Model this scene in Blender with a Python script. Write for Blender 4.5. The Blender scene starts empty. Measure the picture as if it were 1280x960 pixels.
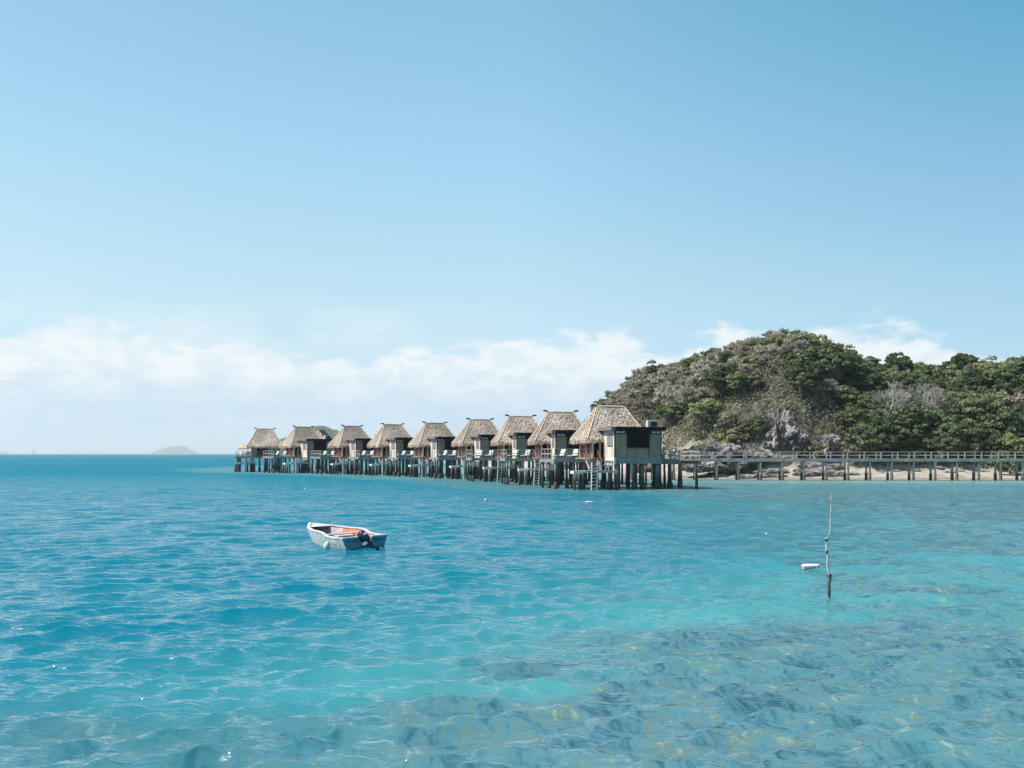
import bpy, bmesh, math, random
import numpy as np
from mathutils import Vector, Matrix, noise as mnoise
R = math.radians
scene = bpy.context.scene
col = scene.collection
rnd = random.Random(7)
F = 1244.0            # focal length in photo pixels (1280 wide)
CAMZ = 3.3

# ------------------------------------------------------------------ basics
def tag(o, label=None, cat=None, group=None, kind=None):
    if label: o['label'] = label
    if cat: o['category'] = cat
    if group: o['group'] = group
    if kind: o['kind'] = kind
    return o
def empty(name, loc=(0, 0, 0), rz=0, scale=1):
    o = bpy.data.objects.new(name, None); col.objects.link(o)
    o.location = loc; o.rotation_euler = (0, 0, rz); o.scale = (scale,) * 3
    o.empty_display_size = .3
    return o
def children(o): return [c for c in bpy.data.objects if c.parent == o]
def copy_tree(o, parent=None, kids=None):
    c = o.copy(); col.objects.link(c)
    if parent: c.parent = parent
    for ch in kids[o.name]:
        copy_tree(ch, c, kids)
    return c
def kid_table(root):
    t = {}
    def rec(o):
        t[o.name] = children(o)
        for c in t[o.name]: rec(c)
    rec(root); return t

class MB:
    def __init__(s): s.v = []; s.f = []; s.m = []
    def quad(s, pts, m=0):
        n = len(s.v); s.v += [tuple(p) for p in pts]; s.f.append(tuple(range(n, n + len(pts)))); s.m.append(m)
    def box(s, x0, x1, y0, y1, z0, z1, m=0, M=None):
        n = len(s.v)
        P = [(x0,y0,z0),(x1,y0,z0),(x1,y1,z0),(x0,y1,z0),(x0,y0,z1),(x1,y0,z1),(x1,y1,z1),(x0,y1,z1)]
        if M is not None: P = [tuple(M @ Vector(p)) for p in P]
        s.v += P
        for f in ((0,3,2,1),(4,5,6,7),(0,1,5,4),(1,2,6,5),(2,3,7,6),(3,0,4,7)):
            s.f.append(tuple(n + i for i in f)); s.m.append(m)
        return s
    def bar(s, a, b, w, h=None, m=0, up=(0, 0, 1)):
        a, b = Vector(a), Vector(b); d = b - a; L = d.length
        if L < 1e-6: return s
        d.normalize(); u = Vector(up)
        if abs(d.dot(u)) > .95: u = Vector((0, 1, 0))
        r = d.cross(u).normalized(); u = r.cross(d)
        M = Matrix((( *[r[0], d[0], u[0]], a[0]), (r[1], d[1], u[1], a[1]), (r[2], d[2], u[2], a[2]), (0, 0, 0, 1)))
        h = h or w
        return s.box(-w/2, w/2, 0, L, -h/2, h/2, m, M)
    def tube(s, pts, rad, seg=8, m=0, cap=True):
        pts = [Vector(p) for p in pts]
        if not hasattr(rad, '__len__'): rad = [rad] * len(pts)
        base = len(s.v)
        for i, p in enumerate(pts):
            d = (pts[min(i+1, len(pts)-1)] - pts[max(i-1, 0)]).normalized()
            u = Vector((0, 0, 1)) if abs(d.z) < .9 else Vector((1, 0, 0))
            a = d.cross(u).normalized(); b = d.cross(a)
            for k in range(seg):
                t = 2*math.pi*k/seg
                s.v.append(tuple(p + (a*math.cos(t) + b*math.sin(t))*rad[i]))
        for i in range(len(pts)-1):
            for k in range(seg):
                q = base + i*seg
                s.f.append((q+k, q+seg+k, q+seg+(k+1) % seg, q+(k+1) % seg)); s.m.append(m)
        if cap:
            s.f.append(tuple(base + k for k in range(seg))); s.m.append(m)
            q = base + (len(pts)-1)*seg
            s.f.append(tuple(q + seg-1-k for k in range(seg))); s.m.append(m)
        return s
    def build(s, name, mats, parent=None, smooth=False, bevel=0):
        me = bpy.data.meshes.new(name); me.from_pydata(s.v, [], s.f)
        if not isinstance(mats, (list, tuple)): mats = [mats]
        for m in mats: me.materials.append(m)
        if len(mats) > 1: me.polygons.foreach_set('material_index', s.m)
        if smooth: me.polygons.foreach_set('use_smooth', [True]*len(s.f))
        me.update()
        o = bpy.data.objects.new(name, me); col.objects.link(o)
        if parent: o.parent = parent
        if bevel:
            b = o.modifiers.new('b', 'BEVEL'); b.width = bevel; b.segments = 2; b.limit_method = 'ANGLE'
        return o

# ------------------------------------------------------------------ materials
def new_mat(name):
    m = bpy.data.materials.new(name); m.use_nodes = True
    nt = m.node_tree; N = nt.nodes; L = nt.links
    return m, N, L, N['Principled BSDF']
def mat(name, c1, c2=None, scale=4, rough=.75, bump=0, stretch=(1, 1, 1), coord='Object', detail=5, spec=.3, rand=0, contrast=(.35, .65)):
    m, N, L, b = new_mat(name)
    b.inputs['Roughness'].default_value = rough
    b.inputs['Specular IOR Level'].default_value = spec
    if c2 is None and not bump:
        b.inputs['Base Color'].default_value = (*c1, 1); return m
    tc = N.new('ShaderNodeTexCoord'); mp = N.new('ShaderNodeMapping'); mp.inputs['Scale'].default_value = stretch
    L.new(tc.outputs[coord], mp.inputs[0])
    n = N.new('ShaderNodeTexNoise'); n.inputs['Scale'].default_value = scale; n.inputs['Detail'].default_value = detail
    L.new(mp.outputs[0], n.inputs['Vector'])
    cr = N.new('ShaderNodeValToRGB'); cr.color_ramp.elements[0].position = contrast[0]; cr.color_ramp.elements[1].position = contrast[1]
    cr.color_ramp.elements[0].color = (*c1, 1); cr.color_ramp.elements[1].color = (*(c2 or c1), 1)
    L.new(n.outputs['Fac'], cr.inputs[0])
    out = cr.outputs[0]
    if rand:
        oi = N.new('ShaderNodeObjectInfo'); mr = N.new('ShaderNodeMapRange'); mr.inputs[3].default_value = 1-rand; mr.inputs[4].default_value = 1+rand
        L.new(oi.outputs['Random'], mr.inputs[0])
        mx = N.new('ShaderNodeVectorMath'); mx.operation = 'SCALE'
        L.new(out, mx.inputs[0]); L.new(mr.outputs[0], mx.inputs['Scale']); out = mx.outputs[0]
    L.new(out, b.inputs['Base Color'])
    if bump:
        bp = N.new('ShaderNodeBump'); bp.inputs['Strength'].default_value = bump; bp.inputs['Distance'].default_value = .05
        L.new(n.outputs['Fac'], bp.inputs['Height']); L.new(bp.outputs[0], b.inputs['Normal'])
    return m

def leaf_mat(name, ca, cb, cc):
    """leaf colour: per-face value + per-tree tint"""
    m, N, L, b = new_mat(name)
    at = N.new('ShaderNodeAttribute'); at.attribute_name = 'tone'
    oi = N.new('ShaderNodeObjectInfo')
    ad = N.new('ShaderNodeMath'); ad.operation = 'MULTIPLY_ADD'; ad.inputs[1].default_value = .5; ad.inputs[2].default_value = 0
    L.new(oi.outputs['Random'], ad.inputs[0])
    a2 = N.new('ShaderNodeMath'); a2.operation = 'MULTIPLY_ADD'; a2.inputs[1].default_value = .55
    L.new(at.outputs['Fac'], a2.inputs[0]); L.new(ad.outputs[0], a2.inputs[2])
    cr = N.new('ShaderNodeValToRGB'); e = cr.color_ramp.elements
    e[0].position = .1; e[0].color = (*ca, 1); e[1].position = .95; e[1].color = (*cc, 1)
    k = e.new(.5); k.color = (*cb, 1)
    L.new(a2.outputs[0], cr.inputs[0]); L.new(cr.outputs[0], b.inputs['Base Color'])
    b.inputs['Roughness'].default_value = .65; b.inputs['Specular IOR Level'].default_value = .2
    tr = N.new('ShaderNodeBsdfTranslucent'); L.new(cr.outputs[0], tr.inputs['Color'])
    ms = N.new('ShaderNodeMixShader'); ms.inputs[0].default_value = .34
    L.new(b.outputs[0], ms.inputs[1]); L.new(tr.outputs[0], ms.inputs[2]); L.new(ms.outputs[0], N['Material Output'].inputs['Surface'])
    return m

M = {}
M['thatch'] = mat('thatch', (.42, .33, .26), (.62, .515, .43), 4.5, .95, .4, (1.5, 1.5, .5), detail=8, rand=.06, contrast=(.3, .68))
def weather(m, amt, sc, stretch):
    N, L = m.node_tree.nodes, m.node_tree.links; b = N['Principled BSDF']; src = b.inputs['Base Color'].links[0].from_socket
    g = N.new('ShaderNodeNewGeometry'); mp = N.new('ShaderNodeMapping'); mp.inputs['Scale'].default_value = stretch; L.new(g.outputs['Position'], mp.inputs[0])
    n = N.new('ShaderNodeTexNoise'); n.inputs['Scale'].default_value = sc; n.inputs['Detail'].default_value = 6; L.new(mp.outputs[0], n.inputs['Vector'])
    r = N.new('ShaderNodeMapRange'); r.inputs[1].default_value = .35; r.inputs[2].default_value = .65; r.inputs[3].default_value = 1-amt; r.inputs[4].default_value = 1+amt*.4; L.new(n.outputs['Fac'], r.inputs[0])
    v = N.new('ShaderNodeVectorMath'); v.operation = 'SCALE'; L.new(src, v.inputs[0]); L.new(r.outputs[0], v.inputs['Scale']); L.new(v.outputs[0], b.inputs['Base Color'])
weather(M['thatch'], .34, .55, (1, 1, .45))
M['thatch_ridge'] = mat('thatch_ridge', (.40, .32, .26), (.62, .52, .44), 6, .95, .4)
M['dark_pole'] = mat('dark_pole', (.03, .027, .025), (.06, .05, .045), 5)
M['fascia'] = mat('fascia', (.010, .009, .009), (.018, .016, .016), 3, .9, spec=.1)
M['fascia_brown'] = mat('fascia_brown', (.16, .11, .11), (.22, .15, .15), 3, .7)
M['wall_green'] = mat('wall_green', (.25, .205, .15), (.31, .26, .195), 14, .85, .2, (1, 1, 1))
M['wall_cream'] = mat('wall_cream', (.52, .45, .36), (.66, .58, .48), 6, .8)
M['shutter'] = mat('shutter', (.006, .0055, .006), (.011, .010, .010), 2, .8, spec=.1, stretch=(8, 1, .3))
M['wood_dark'] = mat('wood_dark', (.035, .028, .024), (.075, .055, .045), 4, .8)
M['wood_red'] = mat('wood_red', (.16, .07, .055), (.26, .12, .09), 4, .7)
M['deck_wood'] = mat('deck_wood', (.28, .17, .14), (.40, .27, .22), 3, .8, stretch=(1, 8, 1))
M['grey_wood'] = mat('grey_wood', (.27, .265, .25), (.42, .41, .385), 3, .85, .2, (2, 2, .6))
M['rail_wood'] = mat('rail_wood', (.27, .255, .23), (.42, .40, .365), 3, .8)
M['beam'] = mat('beam', (.165, .185, .185), (.25, .275, .27), 2, .8, stretch=(1, 1, 3))
M['white'] = mat('white', (.50, .50, .49), (.62, .61, .59), 3, .6)
M['white_dirty'] = mat('white_dirty', (.45, .45, .43), (.72, .72, .69), 4, .7)
M['glass'] = mat('glass', (.12, .15, .18), (.3, .36, .42), 1.5, .15, spec=.6)
M['ac_dark'] = mat('ac_dark', (.03, .03, .03), None)
M['cushion'] = mat('cushion', (.42, .42, .41), (.54, .54, .52), 2, .8)
weather(M['wall_green'], .25, 1.6, (1, 1, .3)); weather(M['wall_cream'], .25, 1.4, (1, 1, .4)); weather(M['beam'], .3, 1.2, (1, 1, 1))
M['black'] = mat('black', (.012, .012, .012), None)
M['curtain'] = mat('curtain', (.22, .12, .10), (.34, .2, .16), 8, .9, stretch=(6, 6, .2))
M['rock'] = mat('rock', (.035, .032, .034), (.27, .24, .235), .9, .95, 1.0, stretch=(1, 1, .6), detail=12, contrast=(.36, .68))
M['rock_pale'] = mat('rock_pale', (.05, .045, .045), (.33, .295, .28), 1.1, .95, 1.0, stretch=(1, 1, .5), detail=12, contrast=(.35, .65))
M['bark'] = mat('bark', (.12, .10, .09), (.24, .21, .19), 6, .9)
M['bark_pale'] = mat('bark_pale', (.30, .28, .26), (.46, .44, .42), 6, .9)
def pile_mat():
    m, N, L, b = new_mat('pile_wood')
    g = N.new('ShaderNodeNewGeometry'); sx = N.new('ShaderNodeSeparateXYZ'); L.new(g.outputs['Position'], sx.inputs[0])
    n = N.new('ShaderNodeTexNoise'); n.inputs['Scale'].default_value = 2.2; n.inputs['Detail'].default_value = 5
    L.new(g.outputs['Position'], n.inputs['Vector'])
    a = N.new('ShaderNodeMath'); a.operation = 'MULTIPLY_ADD'; a.inputs[1].default_value = 1.0
    L.new(n.outputs['Fac'], a.inputs[0]); L.new(sx.outputs['Z'], a.inputs[2])
    cr = N.new('ShaderNodeValToRGB'); e = cr.color_ramp.elements
    e[0].position = .12; e[0].color = (.016, .016, .014, 1); e[1].position = .9; e[1].color = (.15, .19, .20, 1)
    for p, c in ((.25, (.05, .046, .036, 1)), (.38, (.028, .027, .024, 1)), (.55, (.075, .08, .078, 1))):
        k = e.new(p); k.color = c
    d = N.new('ShaderNodeMath'); d.operation = 'DIVIDE'; d.inputs[1].default_value = 3.4
    L.new(a.outputs[0], d.inputs[0]); L.new(d.outputs[0], cr.inputs[0]); L.new(cr.outputs[0], b.inputs['Base Color'])
    b.inputs['Roughness'].default_value = .8
    return m
M['pile'] = pile_mat()
M['pile_cap'] = mat('pile_cap', (.12, .10, .085), (.26, .23, .2), 4, .85, .3)
M['leaf_dark'] = leaf_mat('leaf_dark', (.034, .055, .024), (.11, .145, .065), (.23, .255, .125))
M['leaf_olive'] = leaf_mat('leaf_olive', (.075, .092, .040), (.18, .205, .095), (.31, .325, .16))
M['leaf_yellow'] = leaf_mat('leaf_yellow', (.09, .10, .045), (.19, .195, .09), (.33, .31, .17))
M['twig'] = leaf_mat('twig', (.22, .19, .15), (.40, .355, .29), (.57, .52, .44))
M['twig_green'] = leaf_mat('twig_green', (.15, .138, .10), (.32, .285, .21), (.50, .445, .35))
M['twig_pale'] = leaf_mat('twig_pale', (.20, .185, .165), (.36, .335, .30), (.52, .49, .45))

# ------------------------------------------------------------------ numpy value noise
_perm = np.random.RandomState(3).rand(256, 256)
def vnoise(x, y):
    xi = np.floor(x).astype(int); yi = np.floor(y).astype(int)
    fx = x - xi; fy = y - yi; fx = fx*fx*(3-2*fx); fy = fy*fy*(3-2*fy)
    a = _perm[xi % 256, yi % 256]; b = _perm[(xi+1) % 256, yi % 256]
    c = _perm[xi % 256, (yi+1) % 256]; d = _perm[(xi+1) % 256, (yi+1) % 256]
    return (a*(1-fx)+b*fx)*(1-fy) + (c*(1-fx)+d*fx)*fy
def fbm(x, y, o=4):
    s = 0; a = .5; t = 0
    for i in range(o):
        s = s + a*vnoise(x*2**i + 17*i, y*2**i + 31*i); t += a; a *= .5
    return s/t
def sst(x, a, b):
    t = np.clip((x-a)/(b-a), 0, 1); return t*t*(3-2*t)

# ------------------------------------------------------------------ shore and hill
SHORE = [(-4, 235), (0, 212), (4.5, 188), (11.5, 160), (18, 143), (26, 132), (35, 127.5), (48, 126), (75, 125.5), (110, 125), (170, 122)]
def shore_dist(x, y):
    """signed distance, positive on land"""
    x = np.asarray(x, float); y = np.asarray(y, float)
    best = np.full(x.shape, 1e9); sgn = np.ones(x.shape)
    for (ax, ay), (bx, by) in zip(SHORE[:-1], SHORE[1:]):
        dx, dy = bx-ax, by-ay; t = np.clip(((x-ax)*dx+(y-ay)*dy)/(dx*dx+dy*dy), 0, 1)
        d = np.hypot(x-ax-t*dx, y-ay-t*dy); c = dx*(y-ay)-dy*(x-ax)
        m = d < best; best = np.where(m, d, best); sgn = np.where(m, np.sign(c), sgn)
    return best*sgn
SIL_PX = [730, 750, 760, 790, 820, 850, 880, 905, 930, 960, 1000, 1030, 1055, 1075, 1100, 1120, 1140, 1165, 1185, 1205, 1225, 1250, 1280, 1400, 1600]
SIL_Y = [500, 480, 472, 458, 453, 447, 437, 431, 422, 422, 424, 434, 443, 451, 459, 458, 459, 463, 458, 453, 453, 454, 452, 446, 460]
SIL_X = [(p-640)/F*188 for p in SIL_PX]
SIL_Z = [CAMZ + (567-y)/F*188 - (7.2 if p < 780 else 5.4 if p < 850 else 6.4) for p, y in zip(SIL_PX, SIL_Y)]
def hill(x, y):
    x = np.asarray(x, float); y = np.asarray(y, float)
    d = shore_dist(x, y)
    beach = np.where(d > 0, np.minimum(d*.10, 1.5), d*.07)
    lw = np.interp(x, [14, 35, 62], [12., 22., 46.]); ls = np.interp(x, [14, 42], [5., 9.])
    Rz = np.interp(x*188/np.maximum(y, 60), SIL_X, SIL_Z) * np.clip(1 - (y-215)/90, 0, 1)
    s = np.clip((d-ls)/lw, 0, 1)
    h = np.maximum(Rz, 0) * (1-(1-s)**1.75)
    h = h * (1 + .10*(fbm(x*.07+3, y*.07, 3)-.5)*2) + 1.4*(fbm(x*.22, y*.22, 3)-.5)*sst(d, 9, 20)
    return beach + np.where(d > ls, np.maximum(h, 0), 0) + .12*(fbm(x*.9, y*.9, 3)-.5)*sst(d, 0, 2)

def grid_mesh(name, X, Y, Z, m, smooth=True):
    h, w = X.shape
    me = bpy.data.meshes.new(name)
    co = np.stack([X, Y, Z], -1).reshape(-1, 3).astype(np.float32)
    idx = np.arange(h*w).reshape(h, w)
    q = np.stack([idx[:-1, :-1], idx[:-1, 1:], idx[1:, 1:], idx[1:, :-1]], -1).reshape(-1, 4)
    me.vertices.add(len(co)); me.vertices.foreach_set('co', co.ravel())
    me.loops.add(q.size); me.loops.foreach_set('vertex_index', q.ravel().astype(np.int32))
    me.polygons.add(len(q)); me.polygons.foreach_set('loop_start', np.arange(0, q.size, 4, dtype=np.int32))
    me.polygons.foreach_set('loop_total', np.full(len(q), 4, dtype=np.int32))
    me.polygons.foreach_set('use_smooth', np.full(len(q), smooth))
    me.materials.append(m); me.update(calc_edges=True); me.validate()
    o = bpy.data.objects.new(name, me); col.objects.link(o); return o

def ground_mat():
    m, N, L, b = new_mat('island_ground')
    at = N.new('ShaderNodeAttribute'); at.attribute_name = 'inland'
    g = N.new('ShaderNodeNewGeometry')
    n = N.new('ShaderNodeTexNoise'); n.inputs['Scale'].default_value = .9; n.inputs['Detail'].default_value = 8; L.new(g.outputs['Position'], n.inputs['Vector'])
    s = N.new('ShaderNodeValToRGB'); e = s.color_ramp.elements
    e[0].position = .35; e[0].color = (.22, .19, .155, 1); e[1].position = .62; e[1].color = (.40, .355, .30, 1)
    L.new(n.outputs['Fac'], s.inputs[0])
    n2 = N.new('ShaderNodeTexNoise'); n2.inputs['Scale'].default_value = .5; n2.inputs['Detail'].default_value = 8; L.new(g.outputs['Position'], n2.inputs['Vector'])
    s2 = N.new('ShaderNodeValToRGB'); e = s2.color_ramp.elements
    e[0].position = .35; e[0].color = (.03, .028, .02, 1); e[1].position = .65; e[1].color = (.13, .115, .085, 1)
    L.new(n2.outputs['Fac'], s2.inputs[0])
    mx = N.new('ShaderNodeMix'); mx.data_type = 'RGBA'
    L.new(at.outputs['Fac'], mx.inputs[0]); L.new(s.outputs[0], mx.inputs[6]); L.new(s2.outputs[0], mx.inputs[7])
    L.new(mx.outputs[2], b.inputs['Base Color']); b.inputs['Roughness'].default_value = .95
    sz = N.new('ShaderNodeSeparateXYZ'); L.new(g.outputs['Position'], sz.inputs[0])
    wz = N.new('ShaderNodeMath'); wz.operation = 'MULTIPLY_ADD'; wz.inputs[1].default_value = .25; L.new(n.outputs['Fac'], wz.inputs[0]); L.new(sz.outputs['Z'], wz.inputs[2])
    wv = N.new('ShaderNodeMapRange'); wv.inputs[1].default_value = .22; wv.inputs[2].default_value = .42; wv.inputs[3].default_value = .62; wv.inputs[4].default_value = 1; L.new(wz.outputs[0], wv.inputs[0])
    ws = N.new('ShaderNodeVectorMath'); ws.operation = 'SCALE'; L.new(mx.outputs[2], ws.inputs[0]); L.new(wv.outputs[0], ws.inputs['Scale']); L.new(ws.outputs[0], b.inputs['Base Color'])
    bp = N.new('ShaderNodeBump'); bp.inputs['Strength'].default_value = .5; bp.inputs['Distance'].default_value = .3
    L.new(n.outputs['Fac'], bp.inputs['Height']); L.new(bp.outputs[0], b.inputs['Normal'])
    return m
gx = np.linspace(-15, 175, 330); gy = np.linspace(108, 300, 300)
GX, GY = np.meshgrid(gx, gy)
GZ = hill(GX, GY)
GD = shore_dist(GX, GY)
GZ = np.maximum(GZ, -3)
isl = grid_mesh('hill_terrain', GX, GY, GZ, ground_mat()); tag(isl, kind='structure')
a = isl.data.attributes.new('inland', 'FLOAT', 'POINT'); a.data.foreach_set('value', (sst(GD + 3*(fbm(GX*.3, GY*.3, 3)-.5), 8.5, 11.5)).ravel().astype(np.float32))

# ------------------------------------------------------------------ water
HUTS = [((9.5, 96), 15), ((5.35, 109), 8), ((1.07, 121.5), 11), ((-4.3, 134), 19), ((-11.3, 146), 24), ((-18.7, 156), 29), ((-26.5, 165), 32), ((-36.3, 173), 36), ((-45.4, 183), 15)]
def build_water():
    st = .0036
    ang = list(np.arange(-R(33), R(33), st))
    a_ = R(33); step = st
    out = []
    while a_ < math.pi - .02:
        out.append(a_); step *= 1.18; a_ += min(step, .25)
    ang = [-t for t in out[::-1]] + ang + out
    A = np.array(ang + [])
    r = [0.4, 1.2, 2.4, 3.6]
    q = 4.6
    while q < 14500: r.append(q); q *= (1+st) if q < 900 else 1.02
    r.append(15000)
    r = np.array(r)
    RR, AA = np.meshgrid(r, A, indexing='ij')
    X = RR*np.sin(AA); Y = RR*np.cos(AA)
    rs = np.random.RandomState(11)
    Z = np.zeros_like(X); DX = np.zeros_like(X); DY = np.zeros_like(X)
    cell = np.maximum(RR*st, .02)
    sd = shore_dist(X, Y)
    calm = .30 + .70*sst(-sd, 5, 60)
    # a gust pattern breaks the uniformity of the chop
    gust = .62 + .76*fbm(X*.035+5, Y*.02, 3)
    gust2 = .45 + 1.1*fbm(X*.22, Y*.22+9, 3)
    n = 130
    for i in range(n):
        lam = .22 * (5.5/.22)**((i+rs.rand())/n)
        th = R(-68) + rs.randn()*R(19 if lam > 1 else 34)
        k = 2*math.pi/lam
        s = .045*math.exp(-((math.log(lam/.62))/1.12)**2) + .004
        if lam > 3.2: s *= .6
        am = s/k * 1.0
        fade = np.clip((lam/cell - 2.8)/3, 0, 1)
        ok = fade > 0
        ph = k*(X*math.cos(th)+Y*math.sin(th)) + rs.rand()*6.283
        amp = am*fade*calm*(gust2 if lam < 1.6 else gust)
        c, sn = np.cos(ph), np.sin(ph)
        Z += np.where(ok, amp*c, 0)
        DX -= np.where(ok, amp*math.cos(th)*sn, 0)*.9; DY -= np.where(ok, amp*math.sin(th)*sn, 0)*.9
    X2 = X+DX; Y2 = Y+DY
    o = grid_mesh('water', X2, Y2, Z, water_mat())
    # depth and reef as the sea floor has them
    xs, ys = X, Y
    wob = (fbm(xs*.06+2, ys*.06, 4)-.5)
    xe = np.interp(ys, [0, 10, 14, 18, 24, 31, 56, 80, 95, 110, 125, 140, 160, 180, 220, 400], [-4, -5, -5, -3, 1, 6, 13, 9, 3, -6, -16, -26, -42, -60, -72, -60])
    wid = np.interp(ys, [0, 20, 60, 120], [5, 7, 16, 9])
    shallow = sst(xs - xe + wob*np.interp(ys, [0, 20, 60], [4, 9, 16]), -wid*.7, wid)
    near = sst(-ys + (fbm(xs*.15, ys*.15+4, 3)-.5)*8, -17, -10)      # reef shelf close to the viewpoint
    near = near*np.interp(xs, [-9, -3, 1], [.75, .7, 1])
    shallow = np.maximum(shallow, near*.75)
    shallow = shallow*(1-sst(RR, 260, 500)) 
    edge = ys + wob*13 + 15*(fbm(xs*.28+1, ys*.5+8, 4)-.5) - .85*np.clip(xs-3.2, -8, 3.5)
    reef = shallow*(np.interp(edge, [0, 15.5, 18, 23, 27, 75, 110], [1, .95, .15, .15, 1.1, 1.1, .8]))
    reef = np.maximum(reef, .85*sst(-ys + 5*(fbm(xs*.25, ys*.25+4, 3)-.5), -14.2, -10.8))
    pf = fbm(xs*.11+40, ys*.11, 3)
    fl_ = np.where(ys > 27, .7, .2)
    reef = reef*(fl_+(1-fl_)*sst(pf + .25, .42, .70)) + .5*sst(pf, .62, .7)*sst(shallow, .2, .6)*(ys < 30)
    hd_ = np.full(X.shape, 1e9)
    for (a_, b_) in zip(HUTS[:-1], HUTS[1:]):
        (ax, ay), (bx, by) = a_[0], b_[0]
        dx, dy = bx-ax, by-ay; t_ = np.clip(((xs-ax)*dx+(ys-ay)*dy)/(dx*dx+dy*dy), 0, 1)
        hd_ = np.minimum(hd_, np.hypot(xs-ax-t_*dx, ys-ay-t_*dy))
    hk = 1-sst(hd_ + 6*wob, 9, 17)
    shallow = np.maximum(shallow, hk*.7); reef = np.maximum(reef, hk*.85)
    sand = sst(sd, -26, -1)
    for nm, arr in (('shallow', shallow), ('reef', np.clip(reef, 0, 1)), ('sand', sand)):
        at = o.data.attributes.new(nm, 'FLOAT', 'POINT'); at.data.foreach_set('value', arr.ravel().astype(np.float32))
    tag(o, kind='structure')
    return o

def water_mat():
    m, N, L, b = new_mat('sea_water')
    def math_(op, a, bb=None, c=None):
        n = N.new('ShaderNodeMath'); n.operation = op
        for i, v in enumerate((a, bb, c)):
            if v is None: continue
            if isinstance(v, (int, float)): n.inputs[i].default_value = v
            else: L.new(v, n.inputs[i])
        return n.outputs[0]
    def mixc(f, c1, c2):
        n = N.new('ShaderNodeMix'); n.data_type = 'RGBA'
        L.new(f, n.inputs[0]) if not isinstance(f, (int, float)) else setattr(n.inputs[0], 'default_value', f)
        for i, v in ((6, c1), (7, c2)):
            if isinstance(v, tuple): n.inputs[i].default_value = (*v, 1)
            else: L.new(v, n.inputs[i])
        return n.outputs[2]
    def att(nm):
        n = N.new('ShaderNodeAttribute'); n.attribute_name = nm; return n.outputs['Fac']
    def noise(vec, sc, det=4, rough=.5, dist=0):
        n = N.new('ShaderNodeTexNoise'); n.inputs['Scale'].default_value = sc; n.inputs['Detail'].default_value = det
        n.inputs['Roughness'].default_value = rough; n.inputs['Distortion'].default_value = dist
        L.new(vec, n.inputs['Vector']); return n.outputs['Fac']
    g = N.new('ShaderNodeNewGeometry')
    # refraction: the sea floor is looked up where the tilted surface bends the view
    nm = N.new('ShaderNodeVectorMath'); nm.operation = 'MULTIPLY'; nm.inputs[1].default_value = (.16, .34, 0)
    L.new(g.outputs['Normal'], nm.inputs[0])
    ad = N.new('ShaderNodeVectorMath'); ad.operation = 'ADD'; L.new(g.outputs['Position'], ad.inputs[0]); L.new(nm.outputs[0], ad.inputs[1])
    fl = N.new('ShaderNodeVectorMath'); fl.operation = 'MULTIPLY'; fl.inputs[1].default_value = (1, 1, 0); L.new(ad.outputs[0], fl.inputs[0])
    P = fl.outputs[0]
    shallow, reef, sand = att('shallow'), att('reef'), att('sand')
    n1 = noise(P, .28, 5, .6); n2 = noise(P, 1.9, 6, .7, .5); n3 = noise(P, 8, 4, .65); n0 = noise(P, 1.1, 4, .6, .2)
    deep = mixc(n1, (.0, .152, .255), (.002, .200, .305))
    turq = mixc(n1, (.045, .27, .34), (.10, .41, .45))
    base = mixc(shallow, deep, turq)
    cr = N.new('ShaderNodeValToRGB'); e = cr.color_ramp.elements
    e[0].position = .415; e[0].color = (.022, .066, .100, 1); e[1].position = .61; e[1].color = (.36, .46, .43, 1)
    for p, c in ((.455, (.070, .155, .22, 1)), (.505, (.115, .25, .325, 1)), (.56, (.165, .215, .19, 1))):
        k = e.new(p); k.color = c
    n23 = math_('ADD', math_('MULTIPLY', n0, .30), math_('ADD', math_('MULTIPLY', n2, .36), math_('MULTIPLY', n3, .34)))
    L.new(n23, cr.inputs[0])
    # reef colours turn blue where water over them is deeper
    reefc = mixc(math_('MULTIPLY', shallow, .85), (.02, .13, .2), cr.outputs[0])
    f = math_('MULTIPLY', reef, math_('SUBTRACT', 1.25, math_('MULTIPLY', n1, .7)))
    base = mixc(math_('MINIMUM', f, .92), base, reefc)
    base = mixc(math_('MULTIPLY', sand, .75), base, mixc(n1, (.27, .37, .39), (.38, .45, .43)))
    # the body colour is light coming back up out of the water, the same whichever way a ripple tilts
    gam = N.new('ShaderNodeVectorMath'); gam.operation = 'MULTIPLY'; gam.inputs[1].default_value = (.72, .74, .68); L.new(base, gam.inputs[0])
    df = N.new('ShaderNodeBsdfDiffuse'); L.new(gam.outputs[0], df.inputs['Color'])
    up = N.new('ShaderNodeCombineXYZ'); up.inputs[2].default_value = 1
    vm = N.new('ShaderNodeVectorMath'); vm.operation = 'MULTIPLY_ADD'; vm.inputs[1].default_value = (.08, .08, .08); L.new(g.outputs['Normal'], vm.inputs[0]); L.new(up.outputs[0], vm.inputs[2])
    vn = N.new('ShaderNodeVectorMath'); vn.operation = 'NORMALIZE'; L.new(vm.outputs[0], vn.inputs[0]); L.new(vn.outputs[0], df.inputs['Normal'])
    gl = N.new('ShaderNodeBsdfGlossy'); gl.inputs['Color'].default_value = (1, 1, 1, 1)
    fr = N.new('ShaderNodeFresnel'); fr.inputs['IOR'].default_value = 1.333
    ms = N.new('ShaderNodeMixShader'); sx_ = N.new('ShaderNodeSeparateXYZ'); L.new(g.outputs['Position'], sx_.inputs[0])
    mf = N.new('ShaderNodeMapRange'); mf.inputs[1].default_value = 14; mf.inputs[2].default_value = 160; mf.inputs[3].default_value = 1.9; mf.inputs[4].default_value = .30; L.new(sx_.outputs['Y'], mf.inputs[0])
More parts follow.
